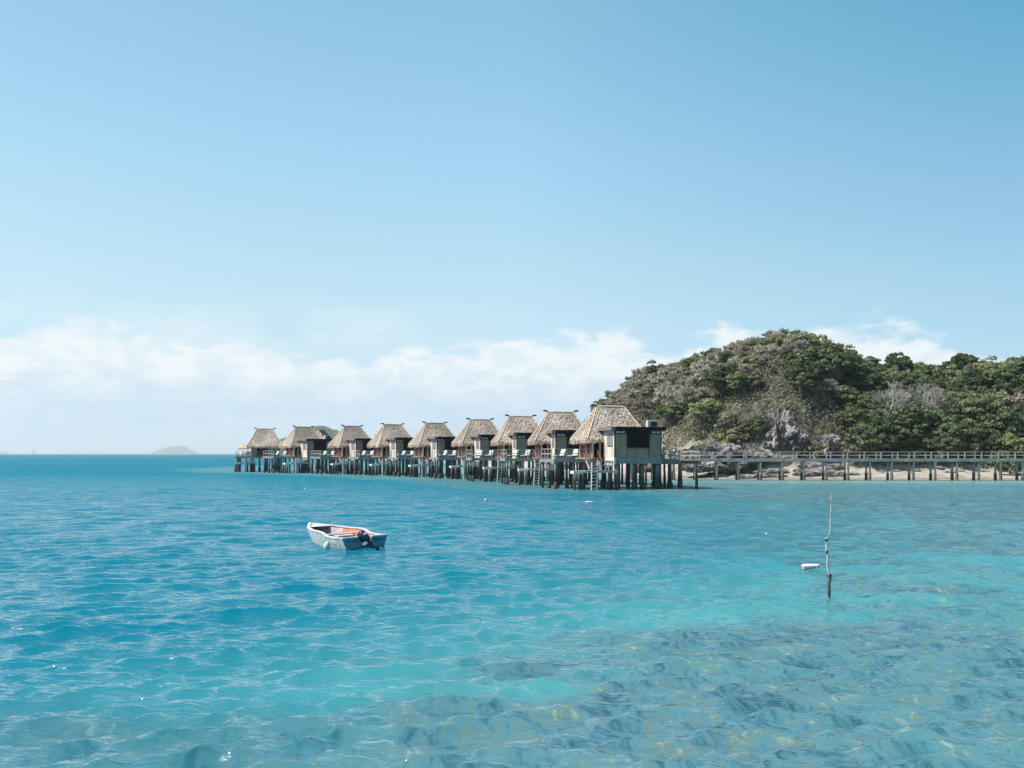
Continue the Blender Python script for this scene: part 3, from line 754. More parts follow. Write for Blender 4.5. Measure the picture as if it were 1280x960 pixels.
# ------------------------------------------------------------------ motor boat
def make_boat():
    rt = empty('motor_boat')
    Lb = 4.4
    #     t,   half beam, gunwale z, chine half, chine z, keel z
    S = [(0, .02, .68, .01, .10, .02), (.06, .17, .655, .08, .07, -.04), (.14, .37, .62, .26, .04, -.09), (.26, .62, .585, .46, .01, -.12), (.34, .70, .565, .55, .0, -.13), (.4, .76, .55, .62, -.01, -.14), (.55, .86, .56, .71, -.03, -.15),
         (.64, .88, .53, .74, -.03, -.15), (.72, .88, .42, .75, -.03, -.15), (.86, .88, .40, .75, -.03, -.15), (1.0, .86, .42, .72, -.03, -.14)]
    def loft(ring_fn, name, mats, parent, close=True, mfn=None):
        mb = MB(); rings = []
        for s in S:
            pts = ring_fn(s); rings.append([len(mb.v)+k for k in range(len(pts))]); mb.v += pts
        for ii, (a, b) in enumerate(zip(rings[:-1], rings[1:])):
            for k in range(len(a)-1):
                mb.f.append((a[k], b[k], b[k+1], a[k+1])); mb.m.append(mfn(ii, k) if mfn else 0)
        return mb, rings
    X = lambda t: Lb/2 - t*Lb
    # outer hull with rub-rail
    def outer(s):
        t, b, g, c, cz, kz = s; x = X(t) + (.0 if t > 0 else 0)
        pr = [(b, g), (b*.985+.0, g-.09), (c+.6*(b-c), cz+.55*(g-cz)-.03), (c, cz), (0, kz)]
        rake = .22*(1-min(1, t/.2))
        L_ = [(x - rake*(1-z/.66), y, z) for y, z in pr]; R_ = [(x - rake*(1-z/.66), -y, z) for y, z in pr[:-1]][::-1]
        return L_ + R_
    hm, rings = loft(outer, 'hull', None, rt)
    hull = hm.build('hull', M['boat_white'], rt)
    tr = MB(); s = S[-1]
    prof = [(s[1], s[2]), (s[3]+.6*(s[1]-s[3]), .2), (s[3], s[4]), (0, s[5]), (-s[3], s[4]), (-(s[3]+.6*(s[1]-s[3])), .2), (-s[1], s[2]), (-.26, s[2]), (-.2, s[2]-.13), (.2, s[2]-.13), (.26, s[2])]
    n = len(prof); xt = X(1)
    tr.v = [(xt-.03, y, z) for y, z in prof] + [(xt+.04, y*.97, z) for y, z in prof]
    tr.f = [tuple(range(n))[::-1], tuple(range(n, 2*n))] + [(k, (k+1) % n, n+(k+1) % n, n+k) for k in range(n)]
    tr.m = [0]*len(tr.f)
    to = tr.build('transom', M['boat_teal'], rt)
    # dark unreadable painted letters across the transom
    lt = MB(); rn = random.Random(4)
    for y0, nn in ((.72, 7), (-.36, 5)):
        for k in range(nn):
            yy = y0 - k*.068
            if nn == 7 and k == 2: continue
            lt.box(xt-.036, xt-.031, yy-.008, yy+.008, .27, .34)
            lt.box(xt-.036, xt-.031, yy-.045, yy-.008, rn.choice([.27, .30, .327]), rn.choice([.283, .313, .34])+.001)
            if rn.random() < .6: lt.box(xt-.036, xt-.031, yy-.05, yy-.04, .27, .335)
    lt.build('lettering', M['navy'], to)
    # inner skin: pale forward, orange aft; floor
    def inner(s):
        t, b, g, c, cz, kz = s; x = X(t)
        bb = max(b-.05, .003); cc = max(c-.04, .002)
        return [(x-(.12 if t == 0 else 0), y, z) for y, z in ((bb, g-.004), (cc+.5*(bb-cc), g*.55+.03), (cc, .06))]
    for sg in (1, -1):
        mb = MB(); rg = []
        for s in S:
            pts = [(x, y*sg, z) for x, y, z in inner(s)]; rg.append([len(mb.v)+k for k in range(3)]); mb.v += pts
        for ii, (a, b) in enumerate(zip(rg[:-1], rg[1:])):
            for k in range(2): mb.f.append((a[k], a[k+1], b[k+1], b[k])); mb.m.append(1 if ii >= 4 else 0)
        mb.build('inner_side', [M['boat_inner'], M['boat_orange']], rt)
    fl = MB(); rows = []
    for s in S:
        c = max(s[3]-.04, .002); rows.append((len(fl.v), len(fl.v)+1)); fl.v += [(X(s[0]), c, .06), (X(s[0]), -c, .06)]
    for a, b in zip(rows[:-1], rows[1:]): fl.f.append((a[0], a[1], b[1], b[0])); fl.m.append(0)
    fl.build('floorboards', M['boat_floor'], rt)
    # gunwale cap
    for sg in (1, -1):
        g = MB()
        pts = [(X(s[0])-(0 if s[0] else .0), sg*max(s[1]-.03, .0), s[2]+.012) for s in S]
        for a, b in zip(pts[:-1], pts[1:]): g.bar(a, Vector(b)+(Vector(b)-Vector(a))*.02, .11, .045)
        g.build('gunwale', M['boat_rim'], rt)
    for ya, yb in ((.27, .86), (-.86, -.27)):
        tc = MB(); tc.box(xt-.04, xt+.09, ya, yb, S[-1][2]+.002, S[-1][2]+.04); tc.build('transom_cap', M['boat_rim'], rt)
    # foredeck and locker bulkhead
    fd = MB(); t0, t1 = S[0], S[3]
    fd.v = [(X(0)-.02, 0, .655), (X(.06), .16, .65), (X(.14), .35, .62), (X(.2), .45, .605), (X(.2), -.45, .605), (X(.14), -.35, .62), (X(.06), -.16, .65)]
    fd.f = [tuple(range(7))]; fd.m = [0]; fd.build('foredeck', M['boat_rim'], rt)
    th = MB(); th.box(X(.48)-.16, X(.48)+.16, -.75, .75, .34, .38); th.box(X(.48)-.15, X(.48)-.12, -.70, .70, .06, .338); th.build('thwart', M['boat_inner'], rt)
    be = MB(); be.box(X(.86)-.2, X(.86)+.12, .15, .83, .46, .50)
    for k in range(5): be.box(X(.86)-.2, X(.86)-.16, .78-k*.15, .815-k*.15, .062, .458)
    be.build('bench', M['boat_rim'], rt)
    # cleat
    q = MB(); q.box(X(.12)-.06, X(.12)+.06, -.02, .02, .655, .69); q.build('cleat', M['white_dirty'], rt)
    return rt, xt
M['boat_white'] = mat('boat_white', (.34, .38, .39), (.52, .55, .55), 5, .5, detail=7)
M['boat_teal'] = mat('boat_teal', (.035, .19, .24), (.06, .25, .31), 3, .45)
M['boat_rim'] = mat('boat_rim', (.45, .45, .44), (.60, .59, .57), 5, .5)
M['boat_inner'] = mat('boat_inner', (.34, .28, .30), (.5, .42, .44), 4, .6)
M['boat_orange'] = mat('boat_orange', (.45, .15, .08), (.56, .21, .12), 4, .6)
M['boat_floor'] = mat('boat_floor', (.10, .09, .10), (.2, .18, .19), 4, .7)
M['navy'] = mat('navy', (.008, .016, .05), (.012, .025, .07), 4, .3)
M['engine'] = mat('engine', (.008, .012, .03), (.012, .018, .045), 4, .25, spec=.5)
M['engine_grey'] = mat('engine_grey', (.55, .56, .56), (.7, .7, .68), 6, .5)
M['engine_dark'] = mat('engine_dark', (.015, .016, .02), None, rough=.4)
boat, xt = make_boat()
# outboard, tilted
def make_motor(parent):
    e = MB()
    Mx = Matrix.Translation((xt-.16, 0, .24)) @ Matrix.Rotation(R(34), 4, 'Y') @ Matrix.Rotation(R(-24), 4, 'X') @ Matrix.Scale(.94, 4)
    def lp(x, y, z): return Mx @ Vector((x, y, z))
    # cowling: lofted rounded box
    secs = [(.02, .16, .11), (.10, .20, .135), (.28, .21, .14), (.42, .19, .125), (.50, .13, .09), (.52, .04, .03)]
    rg = []
    for z, a, b in secs:
        r_ = []
        for k in range(16):
            t = 2*math.pi*k/16; cx_ = math.copysign(abs(math.cos(t))**.6, math.cos(t)); sy_ = math.copysign(abs(math.sin(t))**.6, math.sin(t))
            r_.append(len(e.v)); e.v.append(tuple(lp(-.05+a*cx_, b*sy_, z)))
        rg.append(r_)
    for a, b in zip(rg[:-1], rg[1:]):
        for k in range(16): e.f.append((a[k], a[(k+1) % 16], b[(k+1) % 16], b[k])); e.m.append(0)
    e.f.append(tuple(rg[0][::-1])); e.m.append(0)
    e.build('cowling', M['engine'], parent, smooth=True)
    q = MB(); 
    for dz, w in ((.30, .10), (.25, .07)): q.box(-.263, -.259, -w, w, dz, dz+.03, M=Mx)
    q.build('cowling_stripe', M['engine_grey'], parent)
    s = MB(); s.tube([lp(-.03, 0, .02), lp(-.04, 0, -.2), lp(-.05, 0, -.62)], [.10, .075, .06], 10); s.build('leg_shaft', M['engine_dark'], parent, smooth=True)
    p = MB(); p.box(-.32, .12, -.09, .09, -.47, -.45, M=Mx); p.build('cavitation_plate', M['engine_dark'], parent)
    g = MB(); g.tube([lp(.14, 0, -.62), lp(.05, 0, -.62), lp(-.15, 0, -.62), lp(-.24, 0, -.62)], [.02, .07, .065, .045], 10); g.build('gearcase', M['engine_dark'], parent, smooth=True)
    pr = MB()
    for k in range(3):
        t = 2*math.pi*k/3; c, s_ = math.cos(t), math.sin(t)
        a = lp(-.27, c*.03, -.62+s_*.03); u = Mx.to_3x3() @ Vector((0, -s_, c)); w = Mx.to_3x3() @ Vector((1, 0, 0)); o_ = Mx.to_3x3() @ Vector((0, c, s_))
        pr.quad([a-u*.03-w*.02, a+u*.03+w*.02, a+o_*.12+u*.08+w*.02, a+o_*.14-u*.02-w*.03])
    pr.build('propeller', M['engine_grey'], parent)
    b = MB(); b.box(-.10, .06, -.12, .12, -.06, .06, M=Mx); b.build('mount', M['engine_grey'], parent)
    b = MB(); b.box(xt-.16, xt+.10, -.13, -.09, .12, .42); b.box(xt-.16, xt+.10, .09, .13, .12, .42); b.build('clamp', M['engine_grey'], parent)
    t = MB(); t.tube([lp(.12, 0, .06), lp(.5, 0, .10)], [.03, .022], 8); t.build('tiller', M['engine_dark'], parent)
bt_m = empty('outboard_motor'); bt_m.parent = boat; make_motor(bt_m)
boat.scale = (1, 1, .9); boat.location = (-6.42, 36.4, .02); boat.rotation_euler = (R(2), 0, math.atan2(3.5, -2.6)); boat.rotation_euler.x = R(-1.5)
tag(boat, 'small open white boat with orange inside and dark outboard motor, moored on the water', 'motor boat')
# fender / buoy on its side
bf = MB(); bf.tube([(0, 0, -.22), (0, 0, -.18), (0, 0, -.05), (0, 0, .12), (0, 0, .2), (0, 0, .24)], [.03, .12, .17, .14, .07, .03], 14)
bf.tube([(0, 0, .23), (.02, .02, .32), (.10, .03, .36)], .018, 6)
fo = bf.build('mooring_buoy', M['white'], None, smooth=True); fo.scale = (.7, .7, .7); fo.location = (-6.42, 34.55, .10); fo.rotation_euler = (R(20), R(15), 0)
tag(fo, "white buoy floating against the near side of the motor boat's hull", 'buoy')

# ------------------------------------------------------------------ pole, floats, sailboat
pl = empty('marker_pole', ((1036-640)/F*22.8, 22.8, 0))
def jitter_tube(pts, rads, n, amp, name, m, parent, twigs=0):
    rn = random.Random(len(name)); out = []; rr = []
    for i in range(len(pts)-1):
        a, b = Vector(pts[i]), Vector(pts[i+1])
        for k in range(n):
            t = k/n; out.append(a.lerp(b, t)+Vector((rn.uniform(-amp, amp), rn.uniform(-amp, amp), 0))); rr.append(rads[i]*(1-t)+rads[i+1]*t)
    out.append(Vector(pts[-1])); rr.append(rads[-1])
    mb = MB(); mb.tube(out, rr, 7)
    for k in range(twigs):
        p = out[-1-rn.randint(0, 3)]; mb.tube([p, p+Vector((rn.uniform(-.07, .07), rn.uniform(-.05, .05), rn.uniform(.03, .12)))], [.005, .002], 4)
    return mb.build(name, m, parent, smooth=True)
jitter_tube([(0, 0, -.6), (0, 0, 0), (.005, 0, .3), (.03, 0, .54)], [.03, .035, .04, .034], 4, .007, 'stake', M['bark_dark'] if 'bark_dark' in M else mat('bark_dark', (.04, .035, .03), (.14, .12, .10), 12, .9, .4), pl)
jitter_tube([(.0, -.03, .45), (-.035, -.02, .75), (-.04, -.01, 1.10), (-.07, 0, 1.38)], [.02, .022, .019, .016], 5, .006, 'lower_stick', M['bark_pale'], pl)
jitter_tube([(-.06, .03, 1.0), (-.05, .02, 1.3), (.035, .01, 1.5), (.045, 0, 1.9), (.06, 0, 2.36)], [.018, .02, .018, .014, .008], 5, .006, 'upper_stick', M['bark_pale'], pl, twigs=6)
q = MB()
for z, x, r_ in ((.5, .01, .045), (1.05, -.045, .03), (1.32, -.06, .032)):
    q.tube([(x, -.01, z-.03), (x, -.01, z+.03)], r_, 8)
q.build('lashing', M['wood_dark'], pl)
tag(pl, 'thin crooked pole of lashed sticks standing in the shallow water on the right', 'pole')
def floatring(name, px, py, w, lab, thick=.045):
    D = CAMZ*F/(py-567); rt = empty(name, ((px-640)/F*D, D, .075), R(12))
    mb = MB(); pts = []
    n = 20
    body = MB(); rings = []
    for i, (s, z) in enumerate(((.72, -.05), (.95, -.03), (1.0, .02), (.96, .06), (.82, .085))):
        rg = []
        for k in range(n):
            t = 2*math.pi*k/n; rg.append(len(body.v)); body.v.append((w/2*s*math.cos(t)*1.0, w/2*s*.55*math.sin(t), z*thick/.07))
        rings.append(rg)
    for a_, b_ in zip(rings[:-1], rings[1:]):
        for k in range(n): body.f.append((a_[k], a_[(k+1) % n], b_[(k+1) % n], b_[k])); body.m.append(0)
    body.f.append(tuple(rings[0][::-1])); body.m.append(0)
    body.f.append(tuple(rings[-1])); body.m.append(1)
    body.build('rim', [M['white'], M['float_pale']], rt, smooth=False)
    st = MB()
    for a_ in (.3, 1.9, 3.4, 5.0):
        p = [(w/2*1.02*math.cos(a_+j*.12), w/2*.57*math.sin(a_+j*.12), z) for j in (0, 1, 2, 3) for z in (-.02,)]
        for j in range(3): st.bar(p[j], p[j+1], .02, .08)
    st.build('stripe', M['float_red'], rt)
    tag(rt, lab, 'float', 'floats on the water'); return rt
M['float_red'] = mat('float_red', (.62, .36, .32), (.70, .44, .40), 5, .5)
M['float_pale'] = mat('float_pale', (.72, .55, .52), (.8, .68, .64), 3, .5)
floatring('float_ring', 1013.5, 711, .58, 'flat oval white float with a reddish edge beside the crooked pole')
floatring('float_ring', 737, 629, .6, 'red and white oval float off the ladder of the nearest bungalow')
for px, py, lab in ((607, 625, 'tiny white float on the deep water in front of the fourth bungalow'), (958, 668, 'tiny white float on the shallow water left of the crooked pole'), (381, 611, 'tiny white float on the open water left of the second row end')):
    D = CAMZ*F/(py-567); b = MB(); b.tube([(0, 0, -.1), (0, 0, -.07), (0, 0, .02), (0, 0, .1), (0, 0, .13)], [.05, .12, .16, .1, .03], 10)
    o = b.build('buoy', M['white'], None, smooth=True); o.location = ((px-640)/F*D, D, 0); o.scale = ((.4 if px == 958 else .7),)*3
    if px == 381: lab = 'tiny white float on the open water near the far bungalows'
    tag(o, lab, 'float', 'floats on the water')
sb = empty('sailboat', ((42-640)/F*2600, 2600, 0), R(20)); tag(sb, 'tiny distant sailboat on the horizon at the far left', 'sailboat')
q = MB(); q.v = [(-5, 0, 1.6), (-4, 1.4, 1.5), (4, 1.5, 1.3), (4.4, 0, 1.3), (4, -1.5, 1.3), (-4, -1.4, 1.5), (-4, 0, -.3), (3.6, .9, -.3), (3.6, -.9, -.3)]
q.f = [(0, 1, 2, 3, 4, 5), (0, 6, 1), (1, 6, 7, 2), (2, 7, 8, 4, 3), (4, 8, 6, 5), (5, 6, 0)]; q.m = [0]*6; q.build('hull', M['white'], sb)
q = MB(); q.tube([(-.5, 0, 1.2), (-.5, 0, 13)], .16, 6); q.build('mast', M['white_dirty'], sb)
q = MB(); q.v = [(-.3, 0, 2.5), (3.6, .3, 2.6), (-.3, 0, 12), (-.3, .06, 2.5), (3.6, .36, 2.6), (-.3, .06, 12)]; q.f = [(0, 1, 2), (5, 4, 3), (0, 3, 4, 1), (1, 4, 5, 2), (2, 5, 3, 0)]; q.m = [0]*5; q.build('sail', M['white_dirty'], sb)

# ------------------------------------------------------------------ foliage
def quads_mesh(name, C, U, V, tone, m):
    """C centres, U,V half vectors (n,3)"""
    n = len(C); co = np.stack([C-U-V, C+U-V, C+U+V, C-U+V], 1).reshape(-1, 3).astype(np.float32)
    me = bpy.data.meshes.new(name)
    me.vertices.add(4*n); me.vertices.foreach_set('co', co.ravel())
    me.loops.add(4*n); me.loops.foreach_set('vertex_index', np.arange(4*n, dtype=np.int32))
    me.polygons.add(n); me.polygons.foreach_set('loop_start', np.arange(0, 4*n, 4, dtype=np.int32)); me.polygons.foreach_set('loop_total', np.full(n, 4, dtype=np.int32))
    a = me.attributes.new('tone', 'FLOAT', 'FACE'); a.data.foreach_set('value', tone.astype(np.float32))
    for mm in (m if isinstance(m, (list, tuple)) else [m]): me.materials.append(mm)
    me.update(calc_edges=True); return me
def rand_unit(rs, n):
    v = rs.randn(n, 3); return v/np.linalg.norm(v, axis=1, keepdims=True)
def make_tree(kind, seed):
    rs = np.random.RandomState(seed); rn = random.Random(seed)
    rt = empty({'dry': 'dry_tree', 'pale': 'bare_tree', 'bush': 'shrub', 'olive': 'olive_tree', 'olive_dry': 'dry_tree', 'dark': 'leafy_tree', 'yellow': 'yellow_green_tree'}[kind])
    if kind == 'olive': rt.name = 'light_leafy_tree'
    rad = {'dry': 2.4, 'pale': 3.0, 'bush': 1.5, 'olive': 2.5, 'olive_dry': 2.4, 'dark': 3.2, 'yellow': 3.6}[kind]
    ht = {'dry': 2.6, 'pale': 3.2, 'bush': .8, 'olive': 2.6, 'olive_dry': 2.5, 'dark': 3.4, 'yellow': 3.4}[kind]
    vr = {'dark': .72, 'pale': .75}.get(kind, .85)
    # clump centres
    nc = {'dry': 34, 'pale': 30, 'bush': 14, 'olive': 34, 'olive_dry': 34, 'dark': 72, 'yellow': 60}[kind]
    cl = rand_unit(rs, nc*3); cl = cl[cl[:, 2] > -.45][:nc]
    # irregular outline
    lob = 1 + .28*np.sin(cl[:, 0]*3+seed) * np.cos(cl[:, 1]*2.5+seed*2) + rs.uniform(-.14, .14, len(cl))
    rr = rs.uniform(.62, 1, len(cl))*lob
    cc = cl*rr[:, None]*np.array([rad, rad, rad*vr]) + np.array([0, 0, ht])
    mb = MB(); tw = M['bark_pale'] if kind in ('pale',) else M['bark']
    base = Vector((0, 0, -.6)); fork = Vector((rn.uniform(-.3, .3), rn.uniform(-.3, .3), ht*.42))
    mb.tube([base, fork*.5+Vector((.05, 0, 0)), fork], [.2*rad/2.5, .15*rad/2.5, .12*rad/2.5], 6)
    for i in range(len(cc)):
        e = Vector(cc[i]); mid = fork.lerp(e, .5) + Vector((rn.uniform(-.3, .3), rn.uniform(-.3, .3), rn.uniform(-.25, .1)))
        r0 = .055*rad/2.5*(1.5 if kind == 'pale' else 1)
        mb.tube([fork, mid, e], [r0, r0*.6, r0*.22], 4, cap=False)
        if kind == 'pale':
            for k in range(9):
                p = mid.lerp(e, rn.random()); d = Vector((rn.gauss(0, 1), rn.gauss(0, 1), rn.gauss(.3, .8))).normalized()
                mb.tube([p, p+d*rn.uniform(.4, .9)], [.02, .006], 3, cap=False)
    mb.build('trunk', tw, rt)
    C, U, V, T = [], [], [], []
    if kind in ('dry', 'pale', 'olive_dry'):
        per = {'dry': 120, 'pale': 70, 'olive_dry': 90}[kind]
        for c in cc:
            n = per; d = rand_unit(rs, n); d[:, 2] = d[:, 2]*.8+.25
            p = c + d*rs.uniform(.05, .85, n)[:, None]*rad*.28
            out = (p-fork)*.6 + d*1.2; out /= np.linalg.norm(out, axis=1, keepdims=True)
            side = np.cross(out, rand_unit(rs, n)); side /= np.linalg.norm(side, axis=1, keepdims=True)
            C.append(p); V.append(out*rs.uniform(.14, .34, n)[:, None]); U.append(side*rs.uniform(.014, .034, n)[:, None]*(.8 if kind == 'pale' else 1.3)); T.append(np.clip(rs.normal(.5, .25, n), 0, 1))
    if kind in ('dark', 'olive', 'yellow', 'bush', 'olive_dry', 'dry'):
        per = {'dark': 80, 'olive': 100, 'yellow': 75, 'bush': 90, 'olive_dry': 34, 'dry': 16}[kind]
        for c in cc:
            n = per; d = rand_unit(rs, n); d[:, 2] = np.where(d[:, 2] < -.2, -d[:, 2]*.6, d[:, 2])
            cr = rad*(.2 if kind in ('dark', 'yellow') else .27)*rs.uniform(.7, 1.35)
            p = c + d*cr*rs.uniform(.55, 1.05, n)[:, None]*np.array([1.15, 1.15, .75 if kind == 'dark' else .8])
            nr = d*1.0 + rand_unit(rs, n)*.8; nr /= np.linalg.norm(nr, axis=1, keepdims=True)
            u = np.cross(nr, rand_unit(rs, n)); u /= np.linalg.norm(u, axis=1, keepdims=True); v = np.cross(nr, u)
            s = rs.uniform(.07, .15, n)[:, None]*(1.1 if kind in ('dark', 'bush') else 1)
            C.append(p); U.append(u*s); V.append(v*s*1.25); T.append(np.clip(rs.normal(.45, .2)+rs.normal(0, .17, n), 0, 1))
    C, U, V, T = map(np.concatenate, (C, U, V, T))
    m = M[{'dry': 'twig', 'pale': 'twig_pale', 'bush': 'leaf_olive', 'olive': 'leaf_olive', 'olive_dry': 'twig_green', 'dark': 'leaf_dark', 'yellow': 'leaf_yellow'}[kind]]
    me = quads_mesh('crown', C, U, V, T, m); o = bpy.data.objects.new('crown', me); col.objects.link(o); o.parent = rt
    return rt
protos = {}
for kind, k in (('dry', 4), ('olive_dry', 3), ('pale', 2), ('bush', 3), ('olive', 3), ('dark', 4), ('yellow', 2)):
    protos[kind] = [[make_tree(kind, 100+17*i+len(kind)*7), None, 0] for i in range(k)]
    for p in protos[kind]: p[1] = kid_table(p[0])
placed = []
def place_tree(kind, x, y, s, lab, grp=None, zoff=0, sz=1):
    p = rnd.choice(protos[kind])
    unused = [q for q in protos[kind] if q[2] == 0]
    if unused: p = unused[0]
    o = p[0] if p[2] == 0 else copy_tree(p[0], None, p[1]); p[2] += 1
    z = float(hill(np.array([x]), np.array([y]))[0])
    o.location = (x, y, z+zoff); o.scale = (s, s, s*sz); o.rotation_euler = (rnd.uniform(-.06, .06), rnd.uniform(-.06, .06), rnd.uniform(0, 6.28))
    tag(o, lab, 'shrub' if kind == 'bush' else 'tree', grp)
    placed.append((x, y, s)); return o
KN = {'dry': 'grey brown twiggy dry tree', 'olive_dry': 'half dry olive brown tree', 'pale': 'bare tree with pale grey branches', 'bush': 'low green shrub', 'olive': 'light green leafy tree', 'dark': 'dark green dense leafy tree', 'yellow': 'yellow green leafy tree'}
def at_px(px, py, D):
    """ground point under a picture direction at distance D"""
    return (px-640)/F*D, D
# trees the photo singles out
SPECIAL = [
    ('dark', 1085, 182, .62, 'small dark green tree sticking up on the skyline right of the hilltop', 1.2),
    ('yellow', 1224, 142, 1.05, 'large yellow green tree low on the right, just above the boardwalk', 0),
    ('dark', 1138, 141, 1.0, 'broad dark green tree above the beach, left of the large yellow green tree', 0),
    ('dark', 1044, 149, 1.15, 'largest dark green tree with layered crown, overhanging the rocks above the beach', .9),
    ('dark', 1078, 150, 1.05, 'dark green tree right beside the largest layered one above the boardwalk', .3),
    ('dark', 1012, 151, .8, 'dark green tree growing over the top of the grey cliff', 1.0),
    ('pale', 1112, 144, 1.1, 'bare pale branched tree in the dip right of the hilltop, nearer its left side', .6),
    ('pale', 1152, 146, 1.15, 'bare pale branched tree in the middle of the dip right of the hilltop', .4),
    ('dark', 1205, 184, .85, 'dark green tree forming the skyline bump on the right', 1.3),
    ('dark', 1120, 178, .9, 'rounded dark green tree on the low skyline right of the hilltop', .6),
    ('olive', 905, 141, .75, 'bright olive green shrubby tree right behind the big beach boulder', 0),
    ('olive', 880, 148, .9, 'olive green tree low on the slope, left of and above the beach boulder', 0),
    ('bush', 1262, 131, 1.1, 'bright green shrub at the right edge beneath the boardwalk', 0),
    ('bush', 953, 137, .8, 'low green shrub at the left foot of the grey cliff', 0),
    ('bush', 1013, 137, .9, 'green shrub between the grey cliff and the steep pale rock face', 0),
    ('olive', 1000, 143, .55, 'small light green tree growing from the right side of the grey cliff', 2.5),
    ('dark', 862, 144, .55, 'small dark green tree above the platform right of the nearest bungalow', 0),
    ('olive', 945, 140, .7, 'light green shrubby tree between the beach boulder and the grey cliff', 0),
]
for kind, px, D, s, lab, zo in SPECIAL:
    x, y = at_px(px, 0, D); place_tree(kind, x, y, s, lab, None, zo)
def zone(px, py):
    if px < 950:
        return 'on the upper left slope of the hill' if py < 500 else 'on the lower left slope of the hill'
    if px < 1100:
        return 'around the top of the hill' if py < 480 else 'on the steep middle of the hill'
    return 'along the low ridge on the right' if py < 495 else 'above the beach on the right'
def choose(px, py):
    r = rnd.random()
    if px < 860: T = (('dry', .40), ('olive_dry', .42), ('olive', .14), ('dark', .04))
    elif px < 955 and py > 505: T = (('olive', .45), ('yellow', .15), ('olive_dry', .25), ('dark', .15))
    elif px < 955: T = (('dry', .32), ('olive_dry', .38), ('olive', .21), ('dark', .09))
    elif py < 455: T = (('dry', .38), ('olive_dry', .38), ('olive', .2), ('dark', .04))
    elif px < 1100: T = (('dark', .42), ('olive', .28), ('olive_dry', .20), ('dry', .10))
    elif px < 1180 and 455 < py < 530: T = (('pale', .12), ('dry', .3), ('dark', .36), ('olive', .22))
    elif py < 510: T = (('dark', .42), ('olive', .23), ('dry', .13), ('olive_dry', .22))
    else: T = (('dark', .40), ('olive', .34), ('yellow', .1), ('olive_dry', .16))
    for k, p in T:
        r -= p
        if r <= 0: return k
    return T[0][0]
BAREROCK = [(975, 150, 3.2), (1035, 139, 2.0), (892, 137, 3.5)]
cand = []
tries = 0
while len(placed) < 400 and tries < 14000:
    tries += 1
    D = 134 + 78*rnd.random()**1.45; px = rnd.uniform(744, 1325); x = (px-640)/F*D; y = D
    sd = float(shore_dist(np.array([x]), np.array([y]))[0])
    if sd < (6.5 if px < 800 else 10.5) or sd > 62: continue
    z = float(hill(np.array([x]), np.array([y]))[0]); py = 567 - (z+3-CAMZ)/D*F
    if any(abs(px-bx) < br/bd*F and abs(y-bd) < 6 and y < bd+2 for bx, bd, br in BAREROCK): continue
    if 940 < px < 1012 and D < 144: continue
    if 1014 < px < 1062 and D < 143: continue
    if sd < 14 and px > 790 and px < 960 and rnd.random() < .6: continue
    kind = choose(px, py)
    s = rnd.uniform(.55, .98)
    if kind == 'dark' and py < 470: s *= .85
    if px < 800: s *= .8
    mind = 3.0 if len(placed) < 200 else 2.0
    if any((x-a)**2+(y-b)**2 < (mind*(c+s)/1.9)**2 for a, b, c in placed): continue
    if px > 1285: zn = 'beyond the right edge'
    place_tree(kind, x, y, s, f'{KN[kind]} among others {zone(px, py)}', f'{KN[kind]}s {zone(px, py)}')
print('trees', len(placed), 'tries', tries)
# low shrubs along the top of the beach
bush_n = 0
for i in range(34):
    px = rnd.uniform(870, 1290); x = (px-640)/F*137; 
    for D in np.arange(130, 160, .5):
        x = (px-640)/F*D
        if float(shore_dist(np.array([x]), np.array([D]))[0]) > 9.6+rnd.random()*2: break
    if 955 < px < 1050 and rnd.random() < .8: continue
    place_tree('bush', x, float(D), rnd.uniform(.5, .95), 'low green shrub at the top of the beach behind the boardwalk', 'low shrubs at the top of the beach')
# ground cover filling the hillside between the trees
rs = np.random.RandomState(5)
n = 330000
ux = rs.uniform(5, 112, n); uy = rs.uniform(133, 218, n); sdv = shore_dist(ux, uy)
upx = ux/uy*F+640
k = (sdv > np.interp(ux, [14, 42], [5.5, 9.5])) & (sdv < 66) & ~((upx > 950) & (upx < 1003) & (uy < 140.5)) & ~((upx > 1018) & (upx < 1052) & (uy < 139)); ux, uy = ux[k], uy[k]; n = len(ux)
hz = hill(ux, uy); bumpy = 2.8*np.clip(fbm(ux*.42, uy*.42, 3)*2.2-.55, 0, 1)
C = np.stack([ux, uy, hz + bumpy*rs.uniform(.3, 1, n) - .1], 1)
nr = rand_unit(rs, n) + np.array([0, -.2, .5]); nr /= np.linalg.norm(nr, axis=1, keepdims=True)
u = np.cross(nr, rand_unit(rs, n)); u /= np.linalg.norm(u, axis=1, keepdims=True); v = np.cross(nr, u)
s = rs.uniform(.05, .13, n)[:, None]
tone = np.clip(fbm(ux*.35+9, uy*.35, 3)*1.6-.3 + rs.normal(0, .15, n), 0, 1)
M['scrub'] = leaf_mat('scrub', (.07, .078, .045), (.18, .178, .115), (.34, .305, .235))
me = quads_mesh('undergrowth', C, u*s, v*s, tone, M['scrub']); ug = bpy.data.objects.new('undergrowth', me); col.objects.link(ug)
tag(ug, 'dry scrub and ground cover filling the hillside between the trees', 'undergrowth', kind='stuff')

